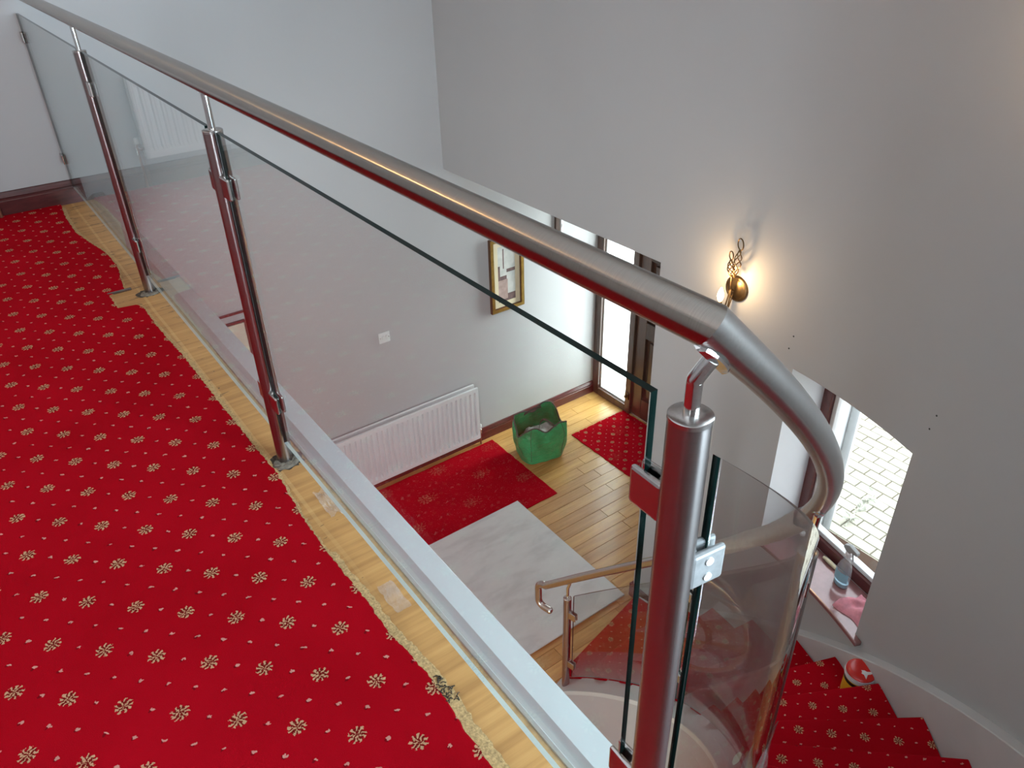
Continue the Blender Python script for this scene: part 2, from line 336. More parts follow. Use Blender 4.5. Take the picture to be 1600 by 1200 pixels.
# ------------------------------------------------------------------ mesh helpers
ORG = {}
class B:
    def __init__(s): s.v = []; s.f = []; s.mi = []
    def add(s, verts, faces, mi=0):
        o = len(s.v); s.v += [Vector(q) for q in verts]; s.f += [[i+o for i in q] for q in faces]; s.mi += [mi]*len(faces); return s
    def box(s, x0, x1, y0, y1, z0, z1, mi=0):
        return s.add([(x0, y0, z0), (x1, y0, z0), (x1, y1, z0), (x0, y1, z0), (x0, y0, z1), (x1, y0, z1), (x1, y1, z1), (x0, y1, z1)],
                     [(0, 3, 2, 1), (4, 5, 6, 7), (0, 1, 5, 4), (1, 2, 6, 5), (2, 3, 7, 6), (3, 0, 4, 7)], mi)
    def tube(s, pts, r, n=16, mi=0, caps=True, closed=False):
        pts = [Vector(q) for q in pts]; rs = r if isinstance(r, (list, tuple)) else [r]*len(pts)
        o = len(s.v); k = len(pts); prev = None; rings = []
        for i, q in enumerate(pts):
            if closed: t = (pts[(i+1) % k]-pts[i-1])
            else: t = (pts[min(i+1, k-1)]-pts[max(i-1, 0)])
            t.normalize()
            if prev is None:
                ref = Vector((0, 0, 1)) if abs(t.z) < 0.9 else Vector((0, 1, 0)); a = t.cross(ref).normalized()
            else: a = (prev-t*prev.dot(t)).normalized()
            prev = a; b = t.cross(a)
            rings.append([q+(a*math.cos(2*math.pi*j/n)+b*math.sin(2*math.pi*j/n))*rs[i] for j in range(n)])
        for rg in rings: s.v += rg
        for i in range(k if closed else k-1):
            i2 = (i+1) % k
            for j in range(n):
                j2 = (j+1) % n; s.f.append([o+i*n+j, o+i*n+j2, o+i2*n+j2, o+i2*n+j]); s.mi.append(mi)
        if caps and not closed:
            s.f.append([o+j for j in range(n)][::-1]); s.f.append([o+(k-1)*n+j for j in range(n)]); s.mi += [mi, mi]
        return s
    def lathe(s, prof, c=(0, 0, 0), n=32, axis='Z', mi=0):
        o = len(s.v); c = Vector(c)
        for (r, h) in prof:
            for j in range(n):
                a = 2*math.pi*j/n; p, q = r*math.cos(a), r*math.sin(a)
                s.v.append(c+{'Z': Vector((p, q, h)), 'X': Vector((h, p, q)), 'Y': Vector((q, h, p))}[axis])
        for i in range(len(prof)-1):
            for j in range(n):
                j2 = (j+1) % n; s.f.append([o+i*n+j, o+i*n+j2, o+(i+1)*n+j2, o+(i+1)*n+j]); s.mi.append(mi)
        s.f.append([o+j for j in range(n)][::-1]); s.f.append([o+(len(prof)-1)*n+j for j in range(n)]); s.mi += [mi, mi]
        return s
    def grid(s, rows, mi=0, closed=False):
        o = len(s.v); n = len(rows[0])
        for r in rows: s.v += [Vector(q) for q in r]
        for i in range(len(rows)-1):
            for j in range(n if closed else n-1):
                j2 = (j+1) % n; s.f.append([o+i*n+j, o+i*n+j2, o+(i+1)*n+j2, o+(i+1)*n+j]); s.mi.append(mi)
        return s
    def sweep(s, sections, mi=0, caps=True):
        """closed cross-sections (equal point counts) joined into a solid"""
        o = len(s.v); n = len(sections[0]); s.grid(sections, mi, True)
        if caps:
            s.f.append([o+j for j in range(n)][::-1]); s.f.append([o+(len(sections)-1)*n+j for j in range(n)]); s.mi += [mi, mi]
        return s
    def obj(s, name, mats, parent=None, smooth=False, bevel=0.0, segs=2, angle=40):
        off = ORG.get(parent.name, Vector((0, 0, 0))) if parent else Vector((0, 0, 0))
        me = bpy.data.meshes.new(name); me.from_pydata([tuple(q-off) for q in s.v], [], s.f)
        for mt in (mats if isinstance(mats, list) else [mats]): me.materials.append(M[mt])
        for pgn, k in zip(me.polygons, s.mi): pgn.material_index = k; pgn.use_smooth = smooth
        bm = bmesh.new(); bm.from_mesh(me); bmesh.ops.recalc_face_normals(bm, faces=bm.faces); bm.to_mesh(me); bm.free()
        if smooth:
            try: me.set_sharp_from_angle(angle=math.radians(angle))
            except Exception: pass
        o = bpy.data.objects.new(name, me); COL.objects.link(o)
        if parent: o.parent = parent; ORG[o.name] = off
        if bevel:
            md = o.modifiers.new('bevel', 'BEVEL'); md.width = bevel; md.segments = segs; md.limit_method = 'ANGLE'; md.angle_limit = math.radians(40)
        return o
def box(name, x0, x1, y0, y1, z0, z1, mat, parent=None, bevel=0.0): return B().box(x0, x1, y0, y1, z0, z1).obj(name, mat, parent, bevel=bevel)
def tag(o, label, cat, group=None):
    o['label'] = label; o['category'] = cat
    if group: o['group'] = group
    return o
def struct(o, label=None):
    o['kind'] = 'structure'
    if label: o['label'] = label
    return o
def thing(name, label, cat, loc, group=None):
    o = bpy.data.objects.new(name, None); COL.objects.link(o); o.location = loc; o.empty_display_size = 0.05
    ORG[o.name] = Vector(loc); return tag(o, label, cat, group)
def sempty(name, loc, label=None):
    o = bpy.data.objects.new(name, None); COL.objects.link(o); o.location = loc; ORG[o.name] = Vector(loc); return struct(o, label)
def share(src, parent, loc, name):
    o = bpy.data.objects.new(name, src.data); COL.objects.link(o); o.parent = parent; o.location = loc; return o

# ================================================================== STRUCTURE
# hall floor: sub-base with oak planks laid along X
fl = struct(box('floor', XB, XD+0.1, -0.6, YL+0.1, ZL-0.10, ZL-0.012, 'subfloor'), 'oak plank floor of the lower hall')
PW, PLEN = 0.1045, 0.95
rng = random.Random(3); base = {}
lens = [0.55, 0.75, 0.95, 1.15]
for L in lens:
    base[L] = B().add([(0.0, 0, -.012), (L, 0, -.012), (L, PW, -.012), (0, PW, -.012), (.0022, .0020, 0), (L-.0022, .0020, 0), (L-.0022, PW-.0020, 0), (.0022, PW-.0020, 0)],
                      [(0, 3, 2, 1), (4, 5, 6, 7), (0, 1, 5, 4), (1, 2, 6, 5), (2, 3, 7, 6), (3, 0, 4, 7)])
pm = {}
for L in lens:
    me = bpy.data.meshes.new('plank'); me.from_pydata([tuple(q) for q in base[L].v], [], base[L].f); me.materials.append(M['oak']); pm[L] = me
y = 2.02; cnt = 0
while y < YL-0.02:
    x = 0.4-rng.choice((0, 0.25, 0.4, 0.15))
    while x < XD-0.02:
        L = rng.choice(lens)
        o = bpy.data.objects.new('plank', pm[L]); COL.objects.link(o); o.parent = fl; x_, x = x, max(x, 0.4)
        xe = min(x_+L, XD-0.002); o.scale = ((xe-x)/L, 1 if y+PW < YL else (YL-y)/PW, 1); o.location = (x, y, ZL); x = x_+L; cnt += 1
    y += PW
oak_rest = B().box(XB, 0.4, -0.45, YL, ZL-0.012, ZL-0.0005).obj('plank', 'oak', fl)
oak_rest['kind'] = 'stuff'
oak_rest2 = B().box(0.4, XF, -0.45, 2.02, ZL-0.012, ZL-0.0005).obj('plank', 'oak', fl); oak_rest2['kind'] = 'stuff'

# landing deck: exposed plywood along the edge, carpet over the rest
struct(B().box(XB, 0.052, 0.40, YL, -0.022, 0.0).box(XB, -0.086, -0.456, 0.40, -0.022, 0.0).obj('floor_landing', 'ply'), 'bare plywood landing deck showing along the balustrade')
struct(B().box(XB, 0.05, 0.40, YL, ZB, -0.022).box(XB, -0.09, -0.456, 0.40, ZB, -0.022).obj('ceiling_hall', 'ceiling'), 'landing slab over the lower hall')
struct(box('ceiling', XB-0.1, XF+0.35, -0.7, YL+0.1, ZC, ZC+0.06, 'ceiling'))

# end wall (left)
struct(box('wall_left', XB-0.1, XD+0.12, YL, YL+0.10, ZL-0.1, ZC, 'wall'), 'grey end wall running from landing down to the hall')
# front wall: flat part with porch opening, then a cylinder round the stairs with the window
fw = B()
fw.box(XF, XF+0.12, YJ, YL, ZB, ZC)                     # bulkhead over the porch opening
fw.box(XF, XF+0.12, CC.y, YJ, ZL-0.1, ZC)               # pier between porch and stairs
struct(fw.obj('wall_front', 'wall'), 'grey front wall with porch opening')
WT0, WT1, WZ0, WZ1 = -22.3, -5.6, -1.585, -0.52
VT0, VT1, VZ0, VZ1 = -84.0, -60.0, 0.55, 1.95        # window at the stairhead, right of the camera
cw = B()
ths = sorted(set([0.0, WT1, WT0, -92.0]+[WT1+(WT0-WT1)*k/10 for k in range(11)]+[WT1*(k/4) for k in range(5)]+[WT0+(VT1-WT0)*k/14 for k in range(15)]+[VT1+(VT0-VT1)*k/10 for k in range(11)]), reverse=True)
zs_ = [ZL-0.1, WZ0, WZ1, VZ0, VZ1, ZC]
for a, b in zip(ths, ths[1:]):
    for z0, z1 in zip(zs_, zs_[1:]):
        mid = (a+b)/2
        if WT0 < mid < WT1 and z0 == WZ0: continue
        if VT0 < mid < VT1 and z0 == VZ0: continue
        i0, i1, o0, o1 = RO, RO, RO+0.30, RO+0.30
        cw.add([pol(RO, a, z0), pol(RO, b, z0), pol(RO, b, z1), pol(RO, a, z1)], [(0, 1, 2, 3)])
        cw.add([pol(RO+.3, a, z0), pol(RO+.3, b, z0), pol(RO+.3, b, z1), pol(RO+.3, a, z1)], [(3, 2, 1, 0)])
wo = cw.obj('wall_curved', 'wall', smooth=True); struct(wo, 'curved grey wall round the stairs')
# merge the seams so that the curve shades smoothly
bm = bmesh.new(); bm.from_mesh(wo.data); bmesh.ops.remove_doubles(bm, verts=bm.verts, dist=1e-4); bmesh.ops.recalc_face_normals(bm, faces=bm.faces); bm.to_mesh(wo.data); bm.free()
# back wall behind the stairhead with off-frame openings added for the landing and hall fill lights, and landing side wall
YB = -0.456
bw = B()
for (a, c, d, e) in ((XB-.1, -2.3, ZL-.1, ZC), (-1.2, CC.x, ZL-.1, ZC), (-1.5, -1.2, -0.75, ZC), (-2.3, -1.5, -0.75, 0.7), (-2.3, -1.5, 2.0, ZC)): bw.box(a, c, YB-0.12, YB, d, e)
struct(bw.obj('wall_back', 'wall'))
w3 = sempty('added_window_landing', (-1.9, YB, 0.7), 'added white framed window at the back of the landing, out of view, to light it')  # unseen window, made up to go with the landing fill
for (a, c, d, e) in ((-2.3, -2.24, 0.7, 2.0), (-1.56, -1.5, 0.7, 2.0), (-2.24, -1.56, 0.7, 0.76), (-2.24, -1.56, 1.94, 2.0)): box('frame', a, c, YB-0.08, YB-0.03, d, e, 'white', w3)
struct(box('wall_landing', XB-0.12, XB, YB-0.12, YL, ZL-0.1, ZC, 'wall'))
d3 = sempty('added_glazed_door_hall', (-1.75, YB, ZL), 'added white glazed door at the back of the hall, out of view, to light it')  # unseen door, made up to go with the hall fill
for (a, c) in ((-2.3, -2.2), (-1.79, -1.71), (-1.3, -1.2)): box('frame', a, c, YB-0.05, YB-0.005, ZL, -0.75, 'white', d3)
for (a, c) in ((ZL, ZL+.2), (-0.85, -0.75)): box('frame', -2.2, -1.3, YB-0.049, YB-0.006, a, c, 'white', d3)
# porch
pw_ = B(); pw_.box(XF+0.12, XD+0.15, YJ-0.25, YJ, ZL-0.1, ZB+0.25)
struct(pw_.obj('wall_porch', ['wall'], None), 'side wall of the front door porch')
struct(box('ceiling_porch', XF+0.12, XD+0.15, YJ-0.25, YL+0.1, ZB, ZB+0.2, 'ceiling'))

# window in the curved wall: white reveals, mahogany frame, glass, sill
win = sempty('window_1', pol(RO, -14, WZ0), 'stair window with white reveals and mahogany frame')
tm = (WT0+WT1)/2; nrm = (pol(1, tm)-pol(0, tm)); nrm.z = 0; nrm.normalize(); tan = Vector((-nrm.y, nrm.x, 0))
def wpt(t, out, z):
    q = pol(RO, t, z); return q
FO = 0.215                                       # reveal depth
cL, cR = pol(RO, WT1, 0), pol(RO, WT0, 0)        # left and right edges of the opening
cm = pol(RO, tm, 0)
pl0 = cm.dot(nrm)+FO-0.015                       # frame plane distance along nrm
def onplane(c, z, d=0.0):
    q = c+nrm*(pl0+d-c.dot(nrm)); return Vector((q.x, q.y, z))
rv = B()
for c in (cL, cR):
    rv.add([Vector((c.x, c.y, WZ0)), Vector((c.x, c.y, WZ1)), onplane(c, WZ1, .09), onplane(c, WZ0, .09)], [(0, 1, 2, 3)])
arc = [pol(RO, WT0+(WT1-WT0)*k/10, WZ1) for k in range(11)]
rv.add(arc+[onplane(cL, WZ1, .09), onplane(cR, WZ1, .09)], [tuple(range(13))])
arc = [pol(RO, WT0+(WT1-WT0)*k/10, WZ0-0.02) for k in range(11)]
rv.add(arc+[onplane(cL, WZ0-.02, .09), onplane(cR, WZ0-.02, .09)], [tuple(range(13))])
rv.obj('reveal', 'reveal', win)
wl = (cL-cR).dot(tan)                            # opening width
def wbar(a0, a1, z0, z1, d0, d1, name, mat, bev=0.004):
    """bar on the window plane, a measured from the right edge along tan"""
    b = B(); pts = []
    for z in (z0, z1):
        for (a, d) in ((a0, d0), (a1, d0), (a1, d1), (a0, d1)):
            q = onplane(cR, z, d)+tan*a; pts.append(q)
    b.add(pts, [(0, 3, 2, 1), (4, 5, 6, 7), (0, 1, 5, 4), (1, 2, 6, 5), (2, 3, 7, 6), (3, 0, 4, 7)])
    return b.obj(name, mat, win, bevel=bev)
wbar(0, 0.06, WZ0, WZ1, 0, 0.07, 'frame', 'mahogany'); wbar(wl-0.06, wl, WZ0, WZ1, 0, 0.07, 'frame', 'mahogany')
wbar(0.06, wl-0.06, WZ0, WZ0+0.065, 0, 0.07, 'frame', 'mahogany'); wbar(0.06, wl-0.06, WZ1-0.06, WZ1, 0, 0.07, 'frame', 'mahogany')
wbar(wl-0.085, wl-0.06, WZ0+.065, WZ1-.06, 0.02, 0.06, 'glazing_bead', 'plastic_white', 0.002); wbar(0.06, 0.085, WZ0+.065, WZ1-.06, 0.02, 0.06, 'glazing_bead', 'plastic_white', 0.002)
wbar(0.085, wl-0.085, WZ0+.065, WZ0+.09, 0.02, 0.06, 'glazing_bead', 'plastic_white', 0.002)
wbar(0.06, wl-0.06, WZ0+.065, WZ1-.06, 0.036, 0.042, 'pane', 'window_glass', 0)
# sill board following the curve, projecting into the stairs with horns
sb = B(); secs = []
for k in range(17):
    t = WT0-1.2+(WT1-WT0+2.4)*k/16; inside = WT0+0.02 < t < WT1-0.02
    a = pol(RO-0.035, t); bo = pol(RO, t)
    if inside:
        tt = (pol(RO, t)-cR).dot(tan); bo = onplane(cR, 0, 0.0)+tan*tt
    secs.append([(a.x, a.y, WZ0-0.022), (bo.x, bo.y, WZ0-0.022), (bo.x, bo.y, WZ0+0.004), (a.x, a.y, WZ0+0.004)])
sb.sweep(secs).obj('sill', 'sill_gloss', win, bevel=0.006)

# off-frame window that lights the stairhead (frame bars only where the openings are)
w2 = sempty('window_2', pol(RO, -72, VZ0), 'white framed window at the stairhead')
def vsec(t0, t1, z0, z1, r0, r1, nm, mt):
    B().sweep([[pol(r0, t0+(t1-t0)*k/6, z0), pol(r1, t0+(t1-t0)*k/6, z0), pol(r1, t0+(t1-t0)*k/6, z1), pol(r0, t0+(t1-t0)*k/6, z1)] for k in range(7)]).obj(nm, mt, w2)
for (a, c) in ((VT0, VT0+1.4), (-72.6, -71.4), (VT1-1.4, VT1)): vsec(a, c, VZ0, VZ1, RO+0.04, RO+0.09, 'frame', 'white')
for (a, c) in ((VZ0, VZ0+.06), (VZ1-.06, VZ1)): vsec(VT0, VT1, a, c, RO+0.04, RO+0.09, 'frame', 'white')
vsec(VT0, VT1, VZ0-0.02, VZ0, RO-0.03, RO+0.3, 'sill', 'mahogany'); vsec(VT0, VT1, VZ1, VZ1+.01, RO, RO+0.3, 'reveal', 'reveal')
vsec(VT0-.2, VT0, VZ0, VZ1, RO, RO+0.3, 'reveal', 'reveal'); vsec(VT1, VT1+.2, VZ0, VZ1, RO, RO+0.3, 'reveal', 'reveal')

# front door with obscure sidelight
d1 = sempty('door_1', (XD, 4.4, ZL), 'dark panelled front door with bright obscure sidelight')
ZH = ZB
box('frame', XD-0.03, XD+0.08, YL-0.085, YL-0.002, ZL, ZH, 'darkwood', d1, 0.005)
box('frame', XD-0.03, XD+0.08, 4.395, YL-0.085, ZL, ZL+0.075, 'darkwood', d1, 0.005)
box('sidelight_pane', XD+0.02, XD+0.03, 4.395, YL-0.085, ZL+0.075, ZH, 'frosted', d1)
box('glazing_bead', XD+0.0, XD+0.02, YL-0.10, YL-0.085, ZL+0.09, ZH, 'plastic_white', d1)
box('glazing_bead', XD+0.0, XD+0.02, 4.395, YL-0.085, ZL+0.075, ZL+0.09, 'plastic_white', d1)
box('frame', XD-0.03, XD+0.08, 4.325, 4.395, ZL, ZH, 'darkwood', d1, 0.005)
DL, DR = 4.322, 3.44
leaf = box('door_leaf', XD+0.03, XD+0.07, DR, DL, ZL+0.01, ZH, 'darkwood', d1)
for (y0, y1) in ((DL-0.115, DL), (DR, DR+0.115), ((DL+DR)/2-.055, (DL+DR)/2+.055)): box('stile', XD-0.005, XD+0.03, y0, y1, ZL+0.01, ZH, 'darkwood', d1, 0.004)
for (z0, z1) in ((ZL+.01, ZL+.22), (ZL+.86, ZL+1.02), (ZL+1.60, ZL+1.70), (ZH-.12, ZH)):
    for (y0, y1) in ((DR+.115, (DL+DR)/2-.055), ((DL+DR)/2+.055, DL-.115)): box('rail', XD-0.005, XD+0.03, y0, y1, z0, z1, 'darkwood', d1, 0.004)
for (z0, z1) in ((ZL+.22, ZL+.86), (ZL+1.02, ZL+1.60), (ZL+1.70, ZH-.12)):
    for (y0, y1) in ((DR+.115, (DL+DR)/2-.055), ((DL+DR)/2+.055, DL-.115)): box('panel', XD+0.012, XD+0.03, y0+.035, y1-.035, z0+.035, z1-.035, 'darkwood', d1, 0.010)
box('frame', XD-0.03, XD+0.08, DR-0.08, DR, ZL, ZH, 'darkwood', d1)
lk = box('latch', XD-0.045, XD-0.03, 4.335, 4.385, ZL+0.16, ZL+0.225, 'brass', d1, 0.004)
B().lathe([(0.004, 0), (0.014, 0.002), (0.014, 0.016), (0.004, 0.02)], (XD-0.066, 4.36, ZL+0.195), 16, 'X').obj('latch_knob', 'brass', lk)
struct(box('wall_porch_front', XD+0.0, XD+0.12, YJ, DR-0.08, ZL-.1, ZB, 'wall'))

# internal door in the end wall, below the landing
d2 = sempty('door_2', (0.4, YL, ZL), 'cream internal door with thin dark mahogany beading')
box('door_leaf', -0.02, 0.735, YL-0.012, YL, ZL, -1.0, 'cream', d2)
for (x0, x1, z0, z1) in ((-0.10, 0.80, -0.925, -0.914), (-0.04, 0.745, -0.99, -0.979)): box('beading', x0, x1, YL-0.022, YL, z0, z1, 'mahogany', d2, 0.002)
for (x0, x1, zt) in ((0.789, 0.80, -0.925), (0.734, 0.745, -0.99)): box('beading', x0, x1, YL-0.022, YL, ZL, zt, 'mahogany', d2, 0.002)
box('glazed_panel', 0.12, 0.655, YL-0.016, YL-0.012, -1.9, -1.135, 'plinth', d2)
for (x0, x1, z0, z1) in ((0.10, 0.668, -1.135, -1.118), (0.652, 0.668, -1.9, -1.135)): box('panel_bead', x0, x1, YL-0.024, YL-0.012, z0, z1, 'darkwood', d2)

# skirtings
def skirting(name, pts_fn, x0, x1, z0, h, label):
    """moulded skirting on the end wall"""
    prof = [(0, 0), (0.020, 0), (0.020, h*0.62), (0.016, h*0.66), (0.016, h*0.74), (0.020, h*0.78), (0.013, h*0.88), (0.008, h*0.97), (0, h)]
    b = B(); b.sweep([[(x, YL-d, z0+z) for d, z in prof] for x in (x0, x1)]); return struct(b.obj(name, 'mahogany'), label)
skirting('baseboard_left', None, 0.80, XD-0.03, ZL, 0.125, 'mahogany skirting of the hall end wall')
skirting('baseboard_landing', None, XB, 0.045, 0.0, 0.125, 'mahogany skirting of the landing end wall')
b = B(); b.box(XF-0.02, XF, 2.50, YJ+0.02, ZL, ZL+0.12); b.box(XF, XF+0.14, YJ, YJ+0.02, ZL, ZL+0.12)
struct(b.obj('baseboard_front', 'mahogany', bevel=0.005), 'mahogany skirting round the porch pier')

# white fascia trim along the landing edge
fp = [(0.050, -0.02), (0.050, 0.006), (0.056, 0.012), (0.058, 0.010), (0.066, 0.016), (0.067, 0.0125), (0.078, 0.024), (0.080, 0.026), (0.136, 0.026), (0.139, 0.023), (0.139, ZB-0.01), (0.12, ZB-0.01), (0.12, -0.02)]
b = B(); b.sweep([[(x, yy, z) for x, z in fp] for yy in (0.385, YL)])
struct(b.obj('trim_1', 'white'), 'white gloss fascia capping along the landing edge')
# drill holes in the curved wall
for (x, y, z) in ((0, 0, 0),): pass
for t, z in ((-4.9, -0.36), (-4.6, -0.43), (-23.6, -0.30), (-23.3, -0.37)):
    q = pol(RO-0.0015, t, z); n_ = (pol(0, t)-pol(1, t)).normalized()
    b = B(); b.tube([Vector((q.x, q.y, z))-n_*0.004, Vector((q.x, q.y, z))+n_*0.0005], 0.004, 8); h = b.obj('drill_hole', 'black', wo)

# ================================================================== LANDING CARPET
E0 = [(-0.063, -0.45), (-0.063, 0.40), (-0.063, 0.726), (-0.063, 0.784), (-0.062, 0.843), (-0.056, 0.911), (-0.054, 0.978), (-0.058, 1.053), (-0.068, 1.136), (-0.063, 1.238), (-0.066, 1.369), (-0.067, 1.496), (-0.065, 1.601), (-0.057, 1.728), (-0.046, 1.834), (-0.051, 1.936), (-0.052, 2.067), (-0.056, 2.321), (-0.057, 2.669), (-0.069, 3.019), (-0.066, 3.216), (-0.080, 3.248), (-0.152, 3.262), (-0.152, 3.424), (-0.085, 3.440), (-0.079, 3.505), (-0.047, 3.736), (-0.054, 3.955), (-0.085, 4.126), (-0.111, 4.323), (-0.109, 4.583), (-0.092, 4.801), (-0.09, 4.836)]
E0[0] = (-0.10, -0.45); E0[1] = (-0.088, 0.40)
rg = random.Random(5); edge = []
for (xa, ya), (xb, yb) in zip(E0, E0[1:]):
    n = max(1, int((yb-ya)/0.009))
    for k in range(n):
        f = k/n; edge.append((xa+(xb-xa)*f+(rg.random()-.5)*0.005, ya+(yb-ya)*f))
edge.append(E0[-1])
CT = 0.008
cp = thing('carpet', 'red fitted carpet with small beige flowers covering the landing, cut back raggedly at its edge', 'carpet', (-1.4, 2.0, 0.0))
b = B(); rows = []
for (xe, yy) in edge: rows.append([(XB, yy, 0.0005), (XB, yy, CT), (-0.5, yy, CT), (xe-0.004, yy, CT), (xe, yy, CT-0.003), (xe, yy, 0.0005)])
b.grid(rows); b.obj('pile', 'carpet', cp)
# frayed jute backing showing along the cut edge
b = B(); up_, dn_ = [], []
for (xe, yy) in edge:
    if 0.45 < yy < 4.8:
        wd = 0.010+0.006*math.sin(yy*3.1)+rg.random()*0.005
        if yy < 1.45: wd += 0.011
        up_.append((xe-0.003, yy, 0.0035)); dn_.append((xe+max(0.003, wd), yy, 0.0014))
b.grid([up_, dn_]); b.obj('backing_edge', 'fray', cp)
b = B()
for k in range(220):
    xe, yy = rg.choice(edge)
    if not 0.5 < yy < 4.7: continue
    a = rg.uniform(-1, 1); L = rg.uniform(0.008, 0.022)
    p0 = Vector((xe, yy, 0.004)); p1 = p0+Vector((math.cos(a)*L, math.sin(a)*L, -0.002))
    b.tube([p0, (p0+p1)/2+Vector((0, 0, .002)), p1], 0.0005, 4)
o = b.obj('loose_thread', 'fray', cp); o['kind'] = 'stuff'
# gripper rod left by the second post
tag(box('gripper_strip', -0.155, -0.060, 3.428, 3.437, 0.0005, 0.010, 'darkwood', None, 0.001), 'thin dark wooden gripper strip lying in the carpet notch beside a post', 'strip')
# loose scraps of carpet backing
for (x, y, s, lab) in ((-0.045, 0.93, 1.0, 'shaggy dark scrap of carpet backing by the frayed carpet edge'), (0.018, 1.62, 1.2, 'crumpled clear plastic scrap lying on the plywood below a post'), (-0.005, 1.22, 1.0, 'flat clear plastic offcut lying on the plywood')):
    b = B(); n = 9; mt = 'dirt' if 'dark' in lab else 'film_sheet'
    if mt == 'dirt':
        for k in range(40):
            a = rg.uniform(0, 6.28); p0 = Vector((x+rg.uniform(-.012, .012), y+rg.uniform(-.035, .035), 0.003)); L = rg.uniform(.004, .016)
            b.tube([p0, p0+Vector((math.cos(a)*L*.5, math.sin(a)*L*.5, .004)), p0+Vector((math.cos(a)*L, math.sin(a)*L, -.001))], 0.0013, 4)
    else:
        hgt = 0.016 if 'crumpled' in lab else 0.003
        rows = [[(x+(i/n-.5)*0.040*s+rg.uniform(-.002, .002), y+(j/n-.5)*0.10*s, 0.002+rg.random()*hgt) for i in range(n+1)] for j in range(n+1)]
        b.grid(rows)
    tag(b.obj('carpet_scrap' if mt == 'dirt' else 'plastic_scrap', mt), lab, 'scrap')

# ================================================================== LANDING BALUSTRADE
PR, RR = 0.0232, 0.0222
PY = [3.357, 1.885, 0.417]
ba = thing('landing_balustrade', 'straight stainless steel and glass balustrade along the landing edge', 'balustrade', (0, 2.4, 0.0))
RZ = 1.0605
# straight handrail with a mitred near end (joins the stair rail over the last post)
def ring(c, t, r, n=28):
    a = t.cross(Vector((0, 0, 1))).normalized(); bb = a.cross(t).normalized(); return [c+a*r*math.cos(2*math.pi*j/n)+bb*r*math.sin(2*math.pi*j/n) for j in range(n)]
J = Vector((0.0, 0.407, RZ)); tA = Vector((0, -1, 0)); p1 = pol(RI, -86.0, 0); tB = Vector((1, 0.07, -0.98)).normalized()
mit = (tA+tB).normalized()
def mitre(t):
    out = []
    for q in ring(J, t, RR): d = (J-q).dot(mit)/t.dot(mit); out.append(q+t*d)
    return out
b = B(); b.sweep([ring(Vector((0, YL, RZ)), tA, RR), ring(Vector((0, 2.5, RZ)), tA, RR), mitre(tA)])
b.obj('handrail', 'steel_rail', ba, smooth=True, angle=50)
def make_post(parent, x, y, z0, z1, lean, clamps=(), steelname='steel_post'):
    """post with cap, spigot, saddle and glass clamps; clamps = (dx, dy, z) directions"""
    b = B(); b.lathe([(PR, z0), (PR, z1-0.006)], (x, y, 0), 36); po = b.obj('post', steelname, parent, smooth=True)
    B().lathe([(PR+0.0005, z1-0.006), (PR+0.0005, z1-0.001), (PR-0.001, z1), (0.010, z1+0.0012)], (x, y, 0), 36).obj('post_cap', 'steel', po, smooth=True)
    rp, rt_ = lean                                     # point on the rail axis above the post and rail direction there
    rp = Vector(rp); sd = Vector(rt_).normalized(); dn = Vector((0, 0, -1)); dn = (dn-sd*dn.dot(sd)).normalized()
    sc_ = rp+dn*(RR+0.0005); kz = z1+(sc_.z-z1)*0.60
    B().tube([(x, y, z1), (x, y, kz)], 0.0085, 16).obj('spigot', 'steel_bright', po, smooth=True)
    B().tube([(x, y, kz-0.007), (x, y, kz+0.002), sc_-dn*0.001], 0.0086, 16).obj('swivel', 'steel_bright', po, smooth=True)
    sn = sd.cross(dn).normalized(); b = B(); secs = []
    for k in range(-6, 7):
        f = k/6; wd = 0.0125*math.sqrt(max(0.06, 1-f*f*0.94)); c = sc_+sd*f*0.034
        lift = lambda a: -dn*(RR-math.sqrt(max(0, RR*RR-a*a)))
        secs.append([c-sn*wd+dn*0.003-dn*0.002+lift(wd)*0.6, c+dn*0.003, c+sn*wd+dn*0.001+lift(wd)*0.6, c+sn*wd-dn*0.004, c-sn*wd-dn*0.004])
    b.sweep(secs).obj('saddle', 'steel_bright', po)
    for (dx, dy, zc, mt) in clamps:
        d = Vector((dx, dy, 0)); n_ = Vector((-dy, dx, 0))
        b = B()
        for sgn in (-1, 1):
            pts = []
            for z in (zc-0.026, zc+0.026):
                for (al, ac) in ((PR-0.006, 0.0045), (PR+0.043, 0.0045), (PR+0.043, 0.013), (PR-0.006, 0.015)):
                    q = Vector((x, y, z))+d*al+n_*ac*sgn; pts.append(q)
            b.add(pts, [(0, 3, 2, 1), (4, 5, 6, 7), (0, 1, 5, 4), (1, 2, 6, 5), (2, 3, 7, 6), (3, 0, 4, 7)])
        c1 = Vector((x, y, 0))+d*(PR-0.004); 
        pts = []
        for z in (zc-0.026, zc+0.026):
            for (al, ac) in ((PR-0.006, -0.006), (PR+0.008, -0.006), (PR+0.008, 0.006), (PR-0.006, 0.006)): pts.append(Vector((x, y, z))+d*al+n_*ac)
        b.add(pts, [(0, 3, 2, 1), (4, 5, 6, 7), (0, 1, 5, 4), (1, 2, 6, 5), (2, 3, 7, 6), (3, 0, 4, 7)])
        cl = b.obj('glass_clamp', mt, po, bevel=0.004, segs=2)
        if mt == 'clamp_grey':
            for zz in (-0.012, 0.012):
                q = Vector((x, y, zc+zz))+d*(PR+0.018)-n_*0.0135; B().tube([q, q-n_*0.0025], 0.0055, 14).obj('clamp_rivet', 'plastic_white', po)
                q = Vector((x, y, zc+zz))+d*(PR+0.018)+n_*0.0135; B().tube([q, q+n_*0.0025], 0.0055, 14).obj('clamp_rivet', 'plastic_white', po)
    return po
